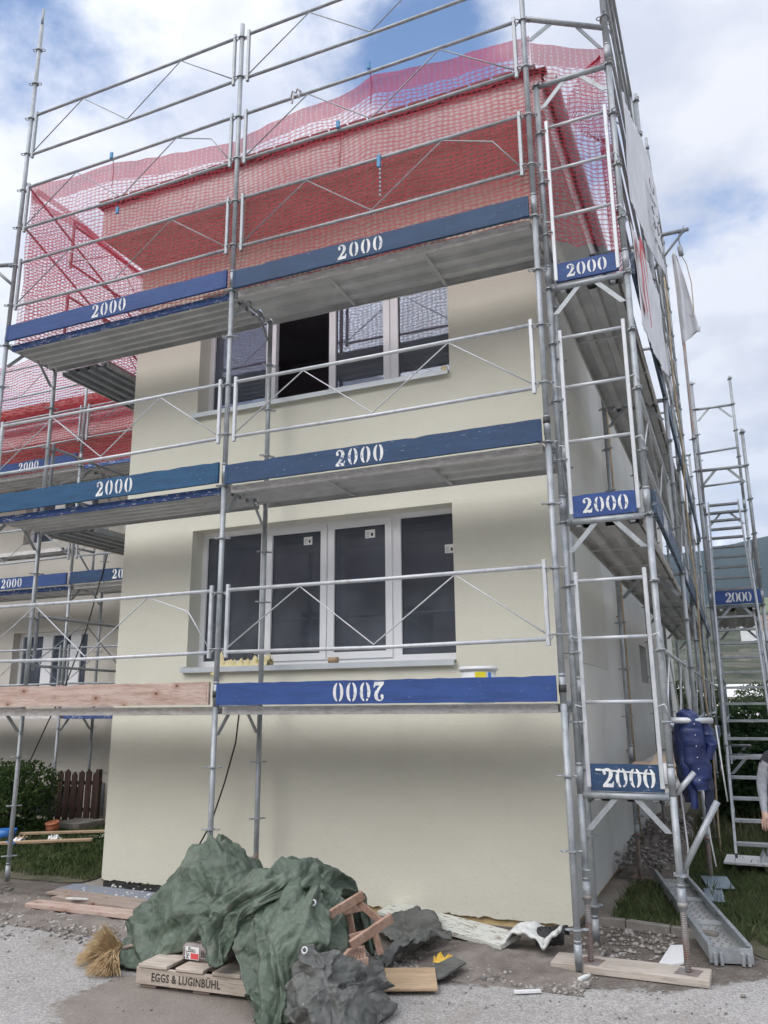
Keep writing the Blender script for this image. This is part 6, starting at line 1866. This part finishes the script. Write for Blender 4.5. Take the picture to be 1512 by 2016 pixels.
plank('plank', (-8.3, 3.0), (-7.1, 3.75), .10, .03, 'wood_ply', 'narrow plank in the grass, upper of two near the pot', z=.07, grp='planks in the left grass')
for i, (x, y, m, lab) in enumerate(((-7.85, 2.55, 'plastic_white', 'white scrap in the grass near the left planks'), (-7.75, 2.35, 'plastic_blue', 'small blue and white wrapper beside the lower left plank'), (-7.55, 2.9, 'paper', 'pale green scrap between the two left planks'), (-8.0, 2.75, 'wood_ply', 'tan scrap beside the blue tub'))):
    crumple('scrap', x, y, .07, .16, .12, .05, m, lab, 'scrap', i + 30, 7, 5, 'scraps in the left grass')

bush('bush', 'leafy green shrub behind the foot of the ladder stairs', 'shrub', (1.6, 7.6, 0), [(0, 0, .6, .7, .5, .65), (.6, .3, .5, .6, .5, .5), (-.5, .2, .45, .45, .4, .45), (.1, .1, 1.05, .45, .4, .35)], 9000, .05, 'leaves_dark', 8, 5, 'shrubs beyond the side scaffold')
bush('bush', 'taller loose shrub further back right of the side scaffold', 'shrub', (2.4, 14.5, 0), [(0, 0, .7, 1.3, .8, .7), (1.2, .4, .6, 1.0, .8, .6), (-1.2, .2, .6, .9, .7, .6), (.2, 0, 1.2, .8, .7, .4)], 9000, .07, 'leaves', 9, 6, 'shrubs beyond the side scaffold')
bush('bush', 'arching shrub with hanging twigs behind the jacket', 'shrub', (.9, 13, 0), [(0, 0, .8, .8, .7, .8), (.3, 0, 1.5, .7, .5, .30), (-.2, 0, .5, .8, .7, .5)], 6000, .06, 'leaves_dark', 10, 5, 'shrubs beyond the side scaffold')
# far side
def tree(x, y, h, r, label, seed, m='far_leaves'):
    root = empty('tree', (x, y, 0), label, 'tree', 'trees beyond the garden')
    rg = np.random.default_rng(seed)
    cs = [(rg.normal() * r * .35, rg.normal() * r * .35, h * rg.uniform(.45, .85), r * rg.uniform(.4, .65), r * rg.uniform(.4, .65), h * rg.uniform(.12, .22)) for _ in range(7)]
    v, f = leafcloud(rg, 5000, cs, .035 * h)
    npmesh('crown', v, f, m, root)
    b = MB(); b.tube([(0, 0, -.2), (.1, 0, h * .35), (.0, .1, h * .75)], h * .025, 7, taper=.35)
    for c in cs[:4]: b.tube([(.05, 0, h * .3), (c[0] * .6, c[1] * .6, c[2] * .8), (c[0], c[1], c[2])], h * .010, 5, taper=.4)
    b.build('trunk', 'bark', root)
for i, (x, y, h, r, l) in enumerate(((3.5, 48, 2.9, 3.2, 'round dark tree far behind the stair tower, left of two'), (9, 60, 3.4, 4.0, 'round dark tree far behind the stair tower, right of two'), (-1.5, 40, 3.0, 2.6, 'dark tree seen through the poles just beyond the house end'), (5.6, 33, 2.1, 2.2, 'low wide tree in the middle distance right of the stairs'))):
    tree(x, y, h, r, l, 40 + i)
# distant terrain
def terrain(name, fn, nu, nv, m):
    return tag(surf(name, fn, nu, nv, m), kind='structure')
def hillf(s, t):
    az = R(-40 + 130 * s); d = 110 + 800 * t
    n_ = noise.fractal(Vector((math.sin(az) * 3 + 5, d / 160, 1)), 1, 2, 4)
    h = -2 + 96 * (t ** 1.12) * (1 + .22 * n_) + 4 * n_ * t
    st = 7.0
    h2 = (math.floor(h / st) + min(1, (h / st - math.floor(h / st)) * 2.5)) * st
    h = h * .4 + h2 * .6
    return (d * math.sin(az), d * math.cos(az), h)
terrain('hillside', hillf, 150, 90, 'hill')
def meadf(s, t):
    az = R(0.8 + 30 * s); d = 640 + 200 * t
    return (d * math.sin(az), d * math.cos(az), 64 + 34 * t + 3 * math.sin(s * 40))
terrain('meadow', meadf, 40, 6, 'meadow')
def mtf(base, amp, d0, d1, a0, a1, seed, prof):
    def f(s, t):
        az = R(a0 + (a1 - a0) * s); d = d0 + (d1 - d0) * t
        n_ = noise.fractal(Vector((math.sin(az) * 9, math.cos(az) * 9 + t * 3, seed)), 1, 2.1, 6)
        pk = prof(math.degrees(az))
        h = (base + pk) * math.sin(min(1, t * 1.15) * math.pi / 2) ** .8 * (1 + amp * n_) - 20
        return (d * math.sin(az), d * math.cos(az), h)
    return f
terrain('mountain', mtf(335, .10, 1100, 2300, -25, 60, 3, lambda a: 45 * math.cos(R((a - 1) * 5))), 160, 50, 'mountain')
terrain('mountain', mtf(560, .16, 2800, 4100, -25, 60, 8, lambda a: 200 * math.exp(-((a + .2) / 1.2) ** 2)), 200, 40, 'mountain')
terrain('mountain', mtf(300, .2, 300, 1500, 130, 290, 5, lambda a: 60), 80, 20, 'mountain')
for i, (az, d, z) in enumerate(((1.3, 420, 34), (1.9, 470, 40), (2.5, 380, 28))):
    hx, hy = d * math.sin(R(az)), d * math.cos(R(az))
    r_ = empty('house', (hx, hy, z), ('tiny white house on the far hillside, left of three', 'tiny white house on the far hillside, middle of three', 'tiny white house on the far hillside, right of three')[i], 'house', 'houses on the hillside')
    b = MB(); b.box(-5, 5, -4, 4, -3, 5); b.build('wall', 'far_wall', r_)
    b = MB(); b.poly([(-4.8, 0), (4.8, 0), (0, 3)], 11, ((5.5, 0, 5.01), (0, 1, 0), (0, 0, 1), (-1, 0, 0))); b.build('roof', 'far_roof', r_)
gh = empty('greenhouse', (4, 95, 0), 'long low white building behind the trees on the right', 'building')
b = MB(); b.box(-22, 26, -3, 3, 0, 2.6); b.build('wall', 'far_wall', gh)
b = MB(); b.poly([(-3.3, 0), (3.3, 0), (0, 1.4)], 50, ((27, 0, 2.61), (0, 1, 0), (0, 0, 1), (-1, 0, 0))); b.build('roof', 'far_wall', gh)

# the air of the valley: thin even haze between the camera and the mountains
b = MB(); b.box(-3000, 4200, -1700, 4400, -40, 1000)
hz = b.build('haze', 'haze_air'); tag(hz, kind='stuff')
